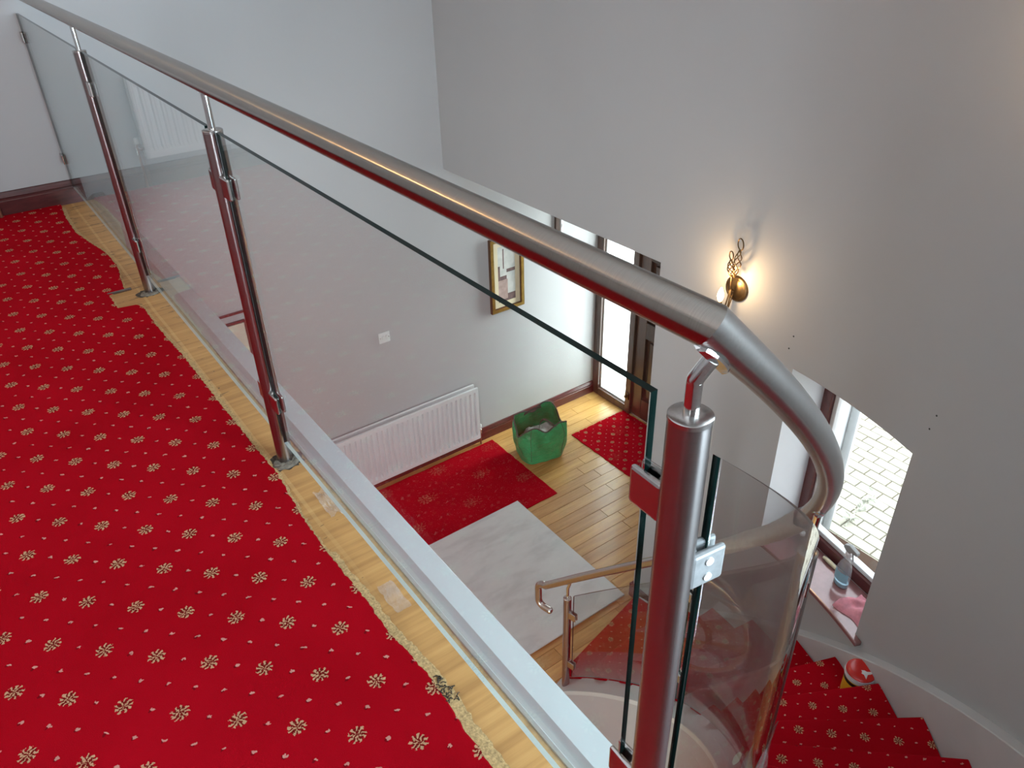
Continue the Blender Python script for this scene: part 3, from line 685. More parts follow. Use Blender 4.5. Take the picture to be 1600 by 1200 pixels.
for i, yy in enumerate(PY):
    cl = [(0, 1, 0.83, 'steel'), (0, 1, 0.225, 'steel')]
    if i < 2: cl += [(0, -1, 0.83, 'steel'), (0, -1, 0.225, 'steel')]
    if i == 2: cl = [(0, 1, 0.832, 'steel'), (0, 1, 0.305, 'steel'), (0.985, -0.17, 0.735, 'clamp_grey')]
    make_post(ba, 0.0, yy, -0.012, 0.957, (J+tB*0.034, tB) if i == 2 else ((0.0, yy, RZ), (0, 1, 0)), cl)
def pane_flat(name, x, y0, y1, z0, z1, parent, th=0.010):
    b = B(); h = th/2
    v = [(x-h, y0, z0), (x-h, y1, z0), (x-h, y1, z1), (x-h, y0, z1), (x+h, y0, z0), (x+h, y1, z0), (x+h, y1, z1), (x+h, y0, z1)]
    b.add(v, [(0, 1, 2, 3), (7, 6, 5, 4)], 0); b.add(v, [(1, 5, 6, 2), (2, 6, 7, 3), (3, 7, 4, 0)], 1); b.add(v, [(0, 4, 5, 1)], 2)
    o = b.obj(name, ['glass', 'glass_edge', 'glass_edge_pale'], parent); bm = bmesh.new(); bm.from_mesh(o.data); bmesh.ops.remove_doubles(bm, verts=bm.verts, dist=1e-6); bmesh.ops.recalc_face_normals(bm, faces=bm.faces); bm.to_mesh(o.data); bm.free(); return o
for (y0, y1) in ((3.395, 4.828), (1.925, 3.318), (0.468, 1.845)): pane_flat('glass_panel', 0.0, y0, y1, 0.088, 0.958, ba)
for z in (0.848, 0.245):
    c = B(); c.box(-0.0145, -0.0055, 4.80, YL-0.001, z-.026, z+.026); c.box(0.0055, 0.0145, 4.80, YL-0.001, z-.026, z+.026); c.box(-0.006, 0.006, 4.83, YL-0.001, z-.026, z+.026)
    c.obj('wall_clamp', 'steel', ba, bevel=0.004)
# broken-out holes round the post feet
for i, yy in enumerate(PY[:2]):
    hb = thing('post_hole', 'ragged dark hole in the plywood round the foot of the %s' % ('post beside the carpet notch' if i == 0 else 'middle post'), 'hole', (0, yy, 0))
    n = 36; b = B(); pts = []
    for j in range(n):
        a = 2*math.pi*j/n; r = 0.050+rg.uniform(-.007, .007)+0.008*math.cos(2*a); pts.append((r*math.cos(a)*0.95-0.004, yy-0.006+r*math.sin(a), 0.0012))
    b.add(pts+[(0, yy, 0.0012)], [(j, (j+1) % n, n) for j in range(n)]); b.obj('rim', 'dirt', hb)
    b = B(); rows = []
    for k in range(6):
        rr = 0.040*(1-k/5)**0.7; rows.append([(rr*math.cos(2*math.pi*j/24)*1.0-0.006, yy-0.016+rr*math.sin(2*math.pi*j/24)*0.75, 0.0012+(0.0 if k == 0 else 0.004+rg.uniform(0, .005))) for j in range(24)])
    b.grid(rows, 0, True); b.obj('mortar', 'mortar', hb)

# ================================================================== STAIRCASE
stc = thing('staircase', 'curved staircase carpeted in red with grey plinth and white inner string', 'staircase', (1.6, 1.2, ZL))
RS0, RS1 = 1.655, 2.416
for n_ in range(1, NR):
    z = -RISE*n_; tn = TH0+STEP*n_; tb = tn-STEP
    prof = []                              # (arc offset from nosing in metres, z)
    for a in range(0, 7):
        an = math.radians(90-30*a); prof.append((0.012*math.cos(an)+0.0, -0.016+0.016*math.sin(an)) if a < 6 else (-0.012, -0.034))
    prof = [(-9, 0.0), (-0.03, 0.0)]+prof+[(-0.014, -RISE), (-9, -RISE)]
    b = B(); secs = []
    for k in range(7):
        r = RS0+(RS1-RS0)*k/6; sec = []
        for (s_, zz) in prof:
            if s_ < -5: t = tb-math.degrees(0.03/r)
            else: t = tn+math.degrees(s_/r)
            sec.append(pol(r, t, z+zz))
        secs.append(sec)
    b.sweep(secs).obj('step', 'carpet_stair', stc, smooth=True, angle=35)
# bottom closing block + landing nosing riser
b = B(); b.sweep([[pol(r, TH0, -0.004), pol(r, TH0+0.25, -0.01), pol(r, TH0+0.25, -RISE), pol(r, TH0-0.5, -RISE), pol(r, TH0-.5, -0.004)] for r in (RS0-0.03, RO-0.01)]).obj('step', 'carpet_stair', stc)
def zp(t): return -1.955+(-13.7-t)*0.0318 if t > -48 else -1.955+34.3*0.0318+(-48-t)*0.0257
T1 = 12.5
secs = []
for k in range(61):
    t = -90+(T1+90)*k/60; zt = max(zp(t), ZL+0.03) if t < 0 else max(zp(t), ZL+0.12)
    secs.append([pol(RO-0.048, t, max(ZL, zt-0.55)), pol(RO-0.048, t, zt-0.004), pol(RO-0.044, t, zt), pol(RO+0.002, t, zt+0.006), pol(RO+0.002, t, max(ZL, zt-0.55))])
for s_ in secs: pass
B().sweep(secs).obj('outer_plinth', 'plinth', stc, smooth=True, angle=30)
T2 = 14.0
cz = lambda t: max(nos(t)-0.10, ZL+0.04)
secs = []; secw = []; secs2 = []
for k in range(61):
    t = -88.5+(T2+88.5)*k/60; z = cz(t)
    secs.append([pol(1.535, t, z-0.035), pol(1.535, t, z-0.003), pol(1.538, t, z), pol(1.662, t, z), pol(1.662, t, z-0.035)])
    secs2.append([pol(1.555, t, ZL), pol(1.555, t, z-0.035), pol(1.65, t, z-0.035), pol(1.65, t, ZL)])
B().sweep(secs).obj('inner_string_cap', 'white', stc, smooth=True, angle=30)
B().sweep(secs2).obj('understair_wall', 'wall', stc, smooth=True, angle=30)

# ================================================================== STAIR BALUSTRADE
sbz = thing('stair_balustrade', 'curved stainless steel and glass balustrade descending round the stairs', 'balustrade', pol(RI, -40, -1.3))
TB = [-86.0+(14.3+86.0)*k/70 for k in range(71)]
pts = [pol(RI, t, rail_z(t)+0.0045) for t in TB]
def secring(c, t): return ring(c, t, RR)
secs = [mitre(tB)]
for i, q in enumerate(pts):
    if i == 0: continue
    t = (pts[min(i+1, len(pts)-1)]-pts[i-1]).normalized(); secs.append(ring(q, t, RR))
tend = (pts[-1]-pts[-2]).normalized(); e = pts[-1]
# lower end: short run-out, then a hooked return
hk = []
th = Vector((tend.x, tend.y, 0)).normalized(); run = e+tend*0.10
hk = [e+tend*0.05, run]
ctr = run+Vector((0, 0, -0.055))
for k in range(1, 8):
    a = math.radians(90-100*k/7); hk.append(ctr+th*0.055*math.cos(a)+Vector((0, 0, 0.055*math.sin(a))))
hk.append(hk[-1]+Vector((0, 0, -0.075)))
c2 = hk[-1]-th*0.045
for k in range(1, 7):
    a = math.radians(-90*k/6); hk.append(c2+th*0.045*math.cos(a)+Vector((0, 0, 0.045*math.sin(a))))
hk.append(hk[-1]-th*0.04)
full = pts+hk
for i in range(len(pts), len(full)):
    t = (full[min(i+1, len(full)-1)]-full[i-1]).normalized()
    # carry the frame along so that the tube does not twist in the hook
    side = th.cross(Vector((0, 0, 1))).normalized(); u2 = side.cross(t).normalized(); rr_ = RR*(1.0 if i < len(pts)+3 else 0.95)
    secs.append([full[i]+side*rr_*math.cos(2*math.pi*j/28)+u2*rr_*math.sin(2*math.pi*j/28) for j in range(28)])
h = B().sweep(secs).obj('handrail', 'steel', sbz, smooth=True, angle=50)
q = hk[-1]
qd = (hk[-1]-hk[-2]).normalized()
B().tube([q-qd*0.002, q+qd*0.006, q+qd*0.013, q+qd*0.016], [RR*.95, RR*.9, RR*.6, 0.003], 20).obj('end_cap', 'steel_bright', h, smooth=True)
SP = [-56.5, -19.0, 11.3]
for i, t in enumerate(SP):
    q = pol(RI, t); tg = Vector((-math.sin(math.radians(t)), math.cos(math.radians(t)), 0)); z1 = rail_z(t)-0.135
    sl = (pol(RI, t+1, rail_z(t+1))-pol(RI, t-1, rail_z(t-1))).normalized()
    cl = []
    zb = cz(t)
    for sg in ((-1, 1) if i < 2 else (-1,)):
        cl += [(tg.x*sg, tg.y*sg, z1-0.12-0.06*sg*(1 if i < 2 else 0), 'steel'), (tg.x*sg, tg.y*sg, zb+0.22-0.06*sg*(1 if i < 2 else 0), 'steel')]
    make_post(sbz, q.x, q.y, zb-0.002, z1, (pol(RI, t, rail_z(t)+0.0045), sl), cl)
ends = [(-85.15, SP[0]-1.45), (SP[0]+1.45, SP[1]-1.45), (SP[1]+1.45, SP[2]-1.6)]
for (a, c) in ends:
    n = 110; h = 0.005; ri, ro, rib, rob = [], [], [], []
    for k in range(n+1):
        t = a+(c-a)*k/n; zt = rail_z(t)-0.132; zb = cz(t)+0.075
        ri.append((pol(RI-h, t, zb), pol(RI-h, t, zt))); ro.append((pol(RI+h, t, zb), pol(RI+h, t, zt)))
    b = B()
    for k in range(n):
        b.add([ri[k][0], ri[k+1][0], ri[k+1][1], ri[k][1]], [(0, 1, 2, 3)], 0)
        b.add([ro[k][0], ro[k+1][0], ro[k+1][1], ro[k][1]], [(0, 1, 2, 3)], 0)
        b.add([ri[k][1], ri[k+1][1], ro[k+1][1], ro[k][1]], [(0, 1, 2, 3)], 1)
        b.add([ri[k][0], ri[k+1][0], ro[k+1][0], ro[k][0]], [(0, 1, 2, 3)], 1)
    for k in (0, n): b.add([ri[k][0], ri[k][1], ro[k][1], ro[k][0]], [(0, 1, 2, 3)], 1)
    o = b.obj('glass_panel', ['glass', 'glass_edge'], sbz, smooth=True, angle=30)
    bm = bmesh.new(); bm.from_mesh(o.data); bmesh.ops.remove_doubles(bm, verts=bm.verts, dist=1e-5); bmesh.ops.recalc_face_normals(bm, faces=bm.faces); bm.to_mesh(o.data); bm.free()
# protective film still wrapped on the lower rail
b = B(); secs = []
for k in range(60):
    t = -50.5+(33.0)*k/59; c = pol(RI, t, rail_z(t)+0.0045); tg = (pol(RI, t+.5, rail_z(t+.5))-pol(RI, t-.5, rail_z(t-.5))).normalized()
    rr = [0.0285+0.0022*math.sin(j*1.7+k*0.35)+rg.uniform(-.0012, .0012) for j in range(20)]
    a = tg.cross(Vector((0, 0, 1))).normalized(); bb = a.cross(tg).normalized()
    secs.append([c+(a*math.cos(2*math.pi*j/20)+bb*math.sin(2*math.pi*j/20))*rr[j]-Vector((0, 0, 0.003)) for j in range(20)])
B().sweep(secs, 0, False).obj('protective_film', 'film', sbz, smooth=True, angle=60)
# loose film hanging on the glass near the curved post
for (t0, t1, z0, z1) in ((-72, -58.5, 0.03, 0.34),):
    rows = []
    for j in range(15):
        row = []
        for i in range(19):
            t = t0+(t1-t0)*i/18; zc = cz(t)+0.04+(z1+0.1*math.sin(i*.5))*j/14
            row.append(pol(RI+0.013+0.006*math.sin(i*0.55+j*0.35)+0.003*math.sin(i*1.3-j*0.9), t, zc))
        rows.append(row)
    B().grid(rows).obj('loose_film', 'film_sheet', sbz, smooth=True, angle=70)

# ================================================================== HALL OBJECTS
# radiators
def radiator(name, label, x0, x1, z0, z1, yf, flutes, valve_side):
    rt = thing(name, label, 'radiator', ((x0+x1)/2, yf, z0))
    D = 0.021
    def panel(nm, yfr, par, pitch):
        b = B(); n = flutes; m_ = 0.032; xs = []; L = x1-x0
        px = (L-2*0.012)/n
        # fluted field: raised ribs between recessed channels, flat margins top and bottom
        prof = [(x0, 0)]
        for k in range(n):
            a = x0+0.012+k*px
            prof += [(a+px*.22, 0), (a+px*.34, D), (a+px*.66, D), (a+px*.78, 0)]
        prof.append((x1, 0))
        rows = []
        for (z, f) in ((z0, 0), (z0+m_, 0), (z0+m_+.018, 1), (z1-m_-.018, 1), (z1-m_, 0), (z1, 0)): rows.append([(x, yfr+d*f, z) for x, d in prof])
        b.grid(rows)
        b.box(x0, x1, yfr+0.022, yfr+0.026, z0, z1); b.box(x0, x1, yfr, yfr+0.02, z1, z1+0.004); b.box(x0, x1, yfr, yfr+.02, z0-.004, z0)
        b.box(x0-.004, x0, yfr, yfr+.02, z0-.004, z1+.004); b.box(x1, x1+.004, yfr, yfr+.02, z0-.004, z1+.004)
        return b.obj(nm, 'enamel', par)
    panel('front_panel', yf, rt, 0); panel('back_panel', yf+0.062, rt, 0)
    box('wall_bracket', x0+.15, x0+.19, yf+.08, YL-.001, z1-.12, z1-.06, 'enamel', rt); box('wall_bracket', x1-.19, x1-.15, yf+.08, YL-.001, z1-.12, z1-.06, 'enamel', rt)
    vx = x1+0.032 if valve_side > 0 else x0-0.032
    zv = z0+0.045
    v = B().lathe([(0.008, -0.03), (0.011, -0.028), (0.011, 0.0), (0.015, 0.004), (0.015, 0.014), (0.009, 0.018), (0.009, 0.03)], (vx, yf+0.045, zv), 16).obj('valve', 'chrome', rt, smooth=True)
    B().lathe([(0.011, 0.03), (0.014, 0.032), (0.015, 0.055), (0.010, 0.066), (0.002, 0.067)], (vx, yf+.045, zv), 16).obj('valve_cap', 'plastic_white', v, smooth=True)
    B().tube([(vx, yf+.045, zv), (vx-0.036*valve_side, yf+.045, zv)], 0.008, 12).obj('valve_tail', 'chrome', v)
    fz = ZL if z0 < -1 else 0.0085
    B().tube([(vx, yf+.045, zv-.028), (vx, yf+.045, fz+.001)], 0.0075, 12).obj('pipe', 'pipe', rt, smooth=True)
    return rt
radiator('radiator', 'white fluted double panel radiator on the hall wall above the plain red rug', 1.16, 2.512, -2.712, -2.188, 4.760, 28, 1)
radiator('radiator', 'white fluted radiator on the landing end wall, seen reflected in the glass', -1.25, -0.412, 0.185, 0.610, 4.762, 17, 1)
# light switch
ls = thing('light_switch', 'square white double light switch on the grey wall above the hall radiator', 'switch', (1.747, YL, -1.51))
box('plate', 1.700, 1.794, YL-0.009, YL-0.0005, -1.510, -1.420, 'plastic_white', ls, 0.003)
for x in (1.727, 1.757):
    rk = B(); rk.add([(x, YL-.009, -1.480), (x+.011, YL-.009, -1.480), (x+.011, YL-.009, -1.450), (x, YL-.009, -1.450), (x, YL-.011, -1.480), (x+.011, YL-.011, -1.480), (x+.011, YL-.015, -1.450), (x, YL-.015, -1.450)],
                    [(4, 5, 6, 7), (0, 1, 5, 4), (1, 2, 6, 5), (2, 3, 7, 6), (3, 0, 4, 7)]); rk.obj('rocker', 'plastic_white', ls)
    box('rocker_gap', x-.002, x+.013, YL-.0098, YL-.009, -1.482, -1.448, 'plinth', ls)
for x in (1.711, 1.783): B().lathe([(0.0035, 0), (0.0035, 0.0012)], (x, YL-.0101, -1.465), 10, 'Y').obj('screw', 'steel', ls)
# gilt picture
px0, px1, pz0, pz1 = 2.742, 3.078, -1.585, -0.93
pc = thing('framed_picture', 'gilt framed abstract print with cream mount on the hall wall', 'picture', ((px0+px1)/2, YL, pz0))
def frame_ring(x0, x1, z0, z1, wdt, y0, y1, nm, mat, par, bev=0.004):
    b = B()
    o = [(x0, z0), (x1, z0), (x1, z1), (x0, z1)]; i = [(x0+wdt, z0+wdt), (x1-wdt, z0+wdt), (x1-wdt, z1-wdt), (x0+wdt, z1-wdt)]
    for k in range(4):
        k2 = (k+1) % 4
        v = [(o[k][0], y0, o[k][1]), (o[k2][0], y0, o[k2][1]), (i[k2][0], y0, i[k2][1]), (i[k][0], y0, i[k][1]), (o[k][0], y1, o[k][1]), (o[k2][0], y1, o[k2][1]), (i[k2][0], y1, i[k2][1]), (i[k][0], y1, i[k][1])]
        b.add(v, [(0, 1, 2, 3), (7, 6, 5, 4), (0, 4, 5, 1), (2, 6, 7, 3)])
    return b.obj(nm, mat, par)
frame_ring(px0, px1, pz0, pz1, 0.014, YL-0.030, YL-0.001, 'frame_outer', 'gilt_dark', pc)
frame_ring(px0+.004, px1-.004, pz0+.004, pz1-.004, 0.026, YL-0.034, YL-0.006, 'frame_face', 'gilt', pc)
frame_ring(px0+.030, px1-.030, pz0+.030, pz1-.030, 0.006, YL-0.026, YL-0.006, 'frame_slip', 'gilt_dark', pc)
frame_ring(px0+.036, px1-.036, pz0+.036, pz1-.036, 0.045, YL-0.014, YL-0.006, 'mount', 'mat_card', pc)
pr = box('print', px0+.081, px1-.081, YL-0.012, YL-0.006, pz0+.081, pz1-.081, 'print', pc)
X0, Z0 = px0+.081, pz0+.081; pwid = px1-px0-.162; phgt = pz1-pz0-.162
for (a, b_, c, d, mt) in ((0.0, 0.55, 0.04, 0.40, 'print_pink'), (0.0, 0.50, 0.40, 0.47, 'print_brown'), (0.50, 1.0, 0.52, 0.58, 'print_brown'), (0.0, 1.0, 0.0, 0.04, 'print_brown'), (0.55, 1.0, 0.04, 0.13, 'print_brown'), (0.0, 0.12, 0.47, 0.66, 'print_brown'), (0.30, 0.36, 0.60, 0.95, 'print_brown')):
    box('print_shape', X0+a*pwid, X0+b_*pwid, YL-.0126, YL-.0121, Z0+c*phgt, Z0+d*phgt, mt, pr)
# dark wooden plaque with a white device beside it, just under the lintel
tag(box('wooden_plaque', 3.423, 3.468, YL-0.022, YL-0.0005, -1.20, -0.86, 'darkwood', None, 0.004), 'narrow dark wooden plaque on the hall wall under the porch lintel', 'plaque')
wd_ = thing('door_chime', 'small white plastic box on the wall beside the narrow dark plaque', 'chime', (3.49, YL, -1.06))
box('case', 3.473, 3.505, YL-0.028, YL-0.0005, -1.06, -0.90, 'plastic_white', wd_, 0.006); box('button', 3.482, 3.496, YL-0.031, YL-0.028, -0.99, -0.965, 'plinth', wd_)

# wall lights
def wall_light(label, loc, ndir, lit=40.0):
    """backplate centre at loc on the wall, ndir = wall normal into the room"""
    n_ = Vector(ndir).normalized(); s_ = Vector((0, 0, 1)).cross(n_); k = Vector((0, 0, 1)); c = Vector(loc)
    P = lambda a, d, h: c+s_*a+n_*d+k*h
    wl_ = thing('wall_light', label, 'wall light', tuple(c), 'brass wall lights')
    # dished round backplate
    b = B(); rows = []
    for (r, d) in ((0.066, 0.0005), (0.066, 0.006), (0.062, 0.011), (0.052, 0.013), (0.050, 0.010), (0.046, 0.010), (0.042, 0.014), (0.020, 0.017), (0.001, 0.018)):
        rows.append([P(r*math.cos(2*math.pi*j/36), d, r*math.sin(2*math.pi*j/36)) for j in range(36)])
    b.grid(rows, 0, True).obj('backplate', 'brass', wl_, smooth=True, angle=50)
    # stem up to the twisted cages
    B().tube([P(0, 0.028, -0.005), P(0, 0.05, 0.01), P(0, 0.055, 0.05), P(0, 0.055, 0.078)], 0.005, 10).obj('stem', 'brass', wl_, smooth=True)
    for (h0, h1, dx, rw, rr_, tilt) in ((0.075, 0.160, -0.004, 0.015, 0.020, -0.014), (0.080, 0.222, 0.014, 0.017, 0.027, 0.012)):
        b = B()
        for m_ in range(4):
            pts = []
            for i in range(17):
                f = i/16; a = 2*math.pi*(m_/4+f*0.9); w_ = rw*math.sin(math.pi*f)+0.002; ax = dx+tilt*f
                pts.append(P(ax+w_*math.cos(a), 0.055+w_*math.sin(a), h0+(h1-h0)*f))
            b.tube(pts, 0.0028, 6)
        cg = b.obj('twisted_cage', 'brass', wl_, smooth=True)
        cx = dx+tilt; b = B(); b.tube([P(cx+rr_*math.cos(2*math.pi*j/28)*0.9, 0.055+rr_*0.4*math.cos(2*math.pi*j/28), h1+rr_+rr_*math.sin(2*math.pi*j/28)) for j in range(28)], 0.0030, 8, closed=True)
        b.obj('ring', 'brass', cg, smooth=True)
    def smooth(pts):
        sm = []
        for i in range(len(pts)-1):
            for q in range(5):
                f = q/5; p0 = pts[max(i-1, 0)]; p1_ = pts[i]; p2 = pts[i+1]; p3 = pts[min(i+2, len(pts)-1)]
                sm.append(0.5*((2*p1_)+(p2-p0)*f+(2*p0-5*p1_+4*p2-p3)*f*f+(3*p1_-p0-3*p2+p3)*f**3))
        return sm+[pts[-1]]
    for dx in (-0.006, 0.006):
        B().tube(smooth([P(dx*.3, 0.05, 0.012), P(dx, 0.060, -0.05), P(dx*1.3, 0.075, -0.105), P(dx, 0.100, -0.140), P(0, 0.118, -0.120), P(0, 0.120, -0.080)]), 0.0036, 8).obj('arm', 'brass', wl_, smooth=True)
    B().tube([P(-0.012, 0.012, -0.03), P(-0.012, 0.030, -0.09), P(-0.006, 0.075, -0.135)], 0.0036, 8).obj('arm_stay', 'brass', wl_, smooth=True)
    q = P(0.0, 0.120, -0.078)
    cn = B().lathe([(0.004, -.004), (0.019, 0.002), (0.021, 0.008), (0.011, 0.008), (0.011, 0.045), (0.004, 0.047)], tuple(q), 20).obj('candle_holder', 'brass', wl_, smooth=True)
    B().lathe([(0.007, 0.045), (0.012, 0.055), (0.0165, 0.071), (0.015, 0.087), (0.009, 0.105), (0.003, 0.117), (0.001, 0.119)], tuple(q), 20).obj('bulb', 'bulb', cn, smooth=True)
    l = bpy.data.lights.new('candle_lamp', 'POINT'); l.energy = lit/10.0; l.color = (1.0, 0.66, 0.34); l.shadow_soft_size = 0.02
    lo = bpy.data.objects.new('candle_lamp', l); COL.objects.link(lo); lo.parent = wl_; lo.location = q+Vector((0, 0, 0.142))-c
    return wl_
wall_light('antique brass candle wall light with round plate and twisted cage on the grey front wall', (XF, 2.155, -0.250), (-1, 0, 0))
q = pol(RO, -29.5, 1.02); wall_light('antique brass candle wall light high on the curved stair wall', (q.x, q.y, q.z), (CC.x-q.x, CC.y-q.y, 0))

# pendant over the landing (out of frame; it draws the warm line along the handrail)
pq = Vector((-1.15, 3.3, 2.22))
pn = thing('pendant_light', 'round lit glass pendant light hanging over the landing', 'pendant light', tuple(pq))
B().lathe([(0.045, 0.31), (0.045, 0.325), (0.03, 0.3295)], tuple(pq), 24).obj('ceiling_rose', 'plastic_white', pn, smooth=True)
B().tube([pq+Vector((0, 0, .07)), pq+Vector((0, 0, .315))], 0.004, 8).obj('cord', 'black', pn)
B().lathe([(0.020, 0.05), (0.020, 0.085), (0.008, 0.09)], tuple(pq), 20).obj('lamp_holder', 'brass', pn, smooth=True)
B().lathe([(0.002, -0.060)]+[(0.060*math.sin(math.pi*k/12), -0.060*math.cos(math.pi*k/12)) for k in range(1, 12)]+[(0.002, 0.060)], tuple(pq), 24).obj('globe', 'bulb_globe', pn, smooth=True)

# rug, door mat, panel
def rugmesh(x0, x1, y0, y1, z0, h, seed, amp=0.004):
    rr = random.Random(seed); n = 24; b = B()
    def ed(a, c, k): return a+(c-a)*k/n
    bot, top = [], []
    ring_ = [(ed(x0, x1, k), y0+rr.uniform(-amp, amp)) for k in range(n)]+[(x1+rr.uniform(-amp, amp), ed(y0, y1, k)) for k in range(n)]+[(ed(x1, x0, k), y1+rr.uniform(-amp, amp)) for k in range(n)]+[(x0+rr.uniform(-amp, amp), ed(y1, y0, k)) for k in range(n)]
    b.sweep([[(x, y, z0) for x, y in ring_], [(x, y, z0+h) for x, y in ring_]]); return b
tag(rugmesh(0.55, 2.655, 3.845, 4.785, ZL+.0005, 0.008, 1).obj('rug', 'carpet_under'), 'plain looking red carpet offcut lying under the hall radiator', 'rug')
tag(rugmesh(3.275, 3.915, 3.55, 4.40, ZL+.0005, 0.008, 2).obj('door_mat', 'carpet'), 'red flowered carpet mat lying inside the front door', 'mat')
tag(box('marble_panel', 1.02, 2.325, 2.69, 3.955, ZL+0.010, ZL+0.022, 'marble', None, 0.001), 'large pale marble effect panel lying flat over the rug on the oak floor', 'panel')

# green bag: slumped open box with trim and two handles
def bag():
    c = Vector((2.885, 4.375, ZL+0.009)); ang = math.radians(-13)
    R_ = Matrix.Rotation(ang, 3, 'Z'); bg = thing('shopping_bag', 'large green woven plastic bag standing open on the hall floor', 'bag', tuple(c))
    hx, hy, H = 0.215, 0.165, 0.335; n = 64
    rr = random.Random(11); ph = [rr.uniform(0, 6.28) for _ in range(8)]
    def outline(j, lv):
        a = 2*math.pi*j/n; ca, sa = math.cos(a), math.sin(a); p = 4.0
        r = 1/((abs(ca)/hx)**p+(abs(sa)/hy)**p)**(1/p); return r*ca, r*sa
    def height(j):
        a = 2*math.pi*j/n
        return H+0.045*math.cos(4*(a-math.pi/4))-0.035*math.cos(2*a+0.3)+0.02*math.cos(a-0.7)
    def pt(j, f, off=0.0):
        x, y = outline(j, f); a = 2*math.pi*j/n
        k = 0.86+0.18*math.sin(math.pi*min(f*0.62+0.05, 1))+0.03*math.sin(5*a+ph[0])*f+0.018*math.sin(9*a+7*f+ph[1])+0.012*math.sin(14*a-11*f+ph[2])*(1-abs(2*f-1))
        k -= 0.10*max(0, f-0.75)/0.25*(1 if abs(math.sin(a)) > 0.7 else 0.2)
        k += off; z = height(j)*f+0.006*math.sin(6*a+4*f)*f
        return c+R_ @ Vector((x*k, y*k, z))
    rows = [[pt(j, i/16) for j in range(n)] for i in range(17)]
    inner = [[pt(j, 1-i/16*0.93, -0.035) for j in range(n)] for i in range(17)]
    b = B(); b.grid(rows+inner, 0, True)
    o = len(b.v); b.f.append(list(range(n))); b.mi.append(0); b.f.append([16*n+n+16*n+j for j in range(n)] if False else [33*n+j for j in range(n)]); b.mi.append(0)
    b.obj('body', 'bag', bg, smooth=True, angle=60)
    b = B(); b.tube([pt(j, 0.995, -0.015)+Vector((0, 0, .003)) for j in range(n)], 0.0065, 8, closed=True); b.obj('rim_binding', 'bag_trim', bg, smooth=True)
    for sgn, j0, j1, drop in ((1, 11, 21, 0.03), (-1, 43, 53, 0.10)):
        p0, p1_ = pt(j0, 0.96), pt(j1, 0.96); pts = []
        inw = (c+Vector((0, 0, H))-(p0+p1_)/2); inw.z = 0
        for i in range(13):
            f = i/12; q = p0.lerp(p1_, f)+inw*(0.55 if sgn < 0 else 0.35)*math.sin(math.pi*f)+Vector((0, 0, 0.05*math.sin(math.pi*f) if sgn < 0 else 0.06*math.sin(math.pi*f)-0.02)); pts.append(q)
        secs = [[q+Vector((0, 0, .011)), q+Vector((.002, -.002, .011)), q+Vector((.002, -.002, -.011)), q+Vector((0, 0, -.011))] for q in pts]
        B().sweep(secs).obj('handle', 'bag_trim', bg)
    # seams down the front
    for j in (40, 56): B().tube([pt(j, f/12, 0.006) for f in range(1, 13)], 0.002, 5).obj('seam', 'bag_trim', bg)
    # folded cloth inside
    b = B(); rows = []
    for i in range(13):
        rows.append([c+R_ @ Vector((0.02+(-0.135+0.27*k/12)*(1 if 0 < i < 12 else 0.93), -0.10+0.20*i/12, 0.23+0.03*math.sin(k*.9)*math.cos(i*.7)+rr.uniform(-.006, .006)-(0.03 if i in (0, 12) or k in (0, 12) else 0))) for k in range(13)])
    low = [[q-Vector((0, 0, 0.10)) for q in r] for r in rows]
    b.grid(rows); b.grid(low)
    for r1, r2 in ((rows[0], low[0]), (rows[-1], low[-1]), ([r[0] for r in rows], [r[0] for r in low]), ([r[-1] for r in rows], [r[-1] for r in low])): b.grid([r1, r2])
    tag(b.obj('folded_cloth', 'grey_cloth', None, smooth=True, angle=70), 'folded grey cloth stuffed inside the green bag', 'cloth')
bag()

# wipes tub on a stair tread
tq = Vector((2.050, 0.945, -RISE*10)); R0 = 0.062
tb_ = thing('wipes_tub', 'yellow tub with white rim and red lid on a stair tread', 'tub', tuple(tq))
B().lathe([(R0-.008, 0.0), (R0-.002, 0.004), (R0, 0.02), (R0, 0.128), (R0-.002, 0.132)], tuple(tq), 40).obj('body', 'tub_yellow', tb_, smooth=True)
B().lathe([(R0+.0008, 0.105), (R0+.0008, 0.123)], tuple(tq), 40).obj('label_band', 'black', tb_, smooth=True)
B().lathe([(R0+.001, 0.132), (R0+.005, 0.134), (R0+.005, 0.146), (R0+.003, 0.148), (R0+.004, 0.150), (R0+.004, 0.158)], tuple(tq), 40).obj('rim', 'plastic_white', tb_, smooth=True)
ld = B().lathe([(R0+.002, 0.158), (R0+.002, 0.163), (R0-.004, 0.169), (R0-.02, 0.172), (0.02, 0.174), (0.001, 0.174)], tuple(tq), 40).obj('lid', 'tub_red', tb_, smooth=True)
# white bird-like mark on the lid
vd = (tq-CAM); vd.z = 0; vd.normalize(); vr = Vector((vd.y, -vd.x, 0))
mk = [(-0.000, -0.010), (0.012, -0.004), (0.024, -0.006), (0.044, 0.006), (0.050, 0.006), (0.042, -0.010), (0.030, -0.020), (0.030, -0.046), (0.016, -0.028), (0.004, -0.026), (0.006, -0.018)]
zt = tq.z+0.1742
b = B(); top = [Vector((tq.x, tq.y, zt+.0008))+vr*a+vd*d for a, d in mk]; low = [q-Vector((0, 0, .004)) for q in top]
b.sweep([low, top]).obj('lid_mark', 'plastic_white', ld)
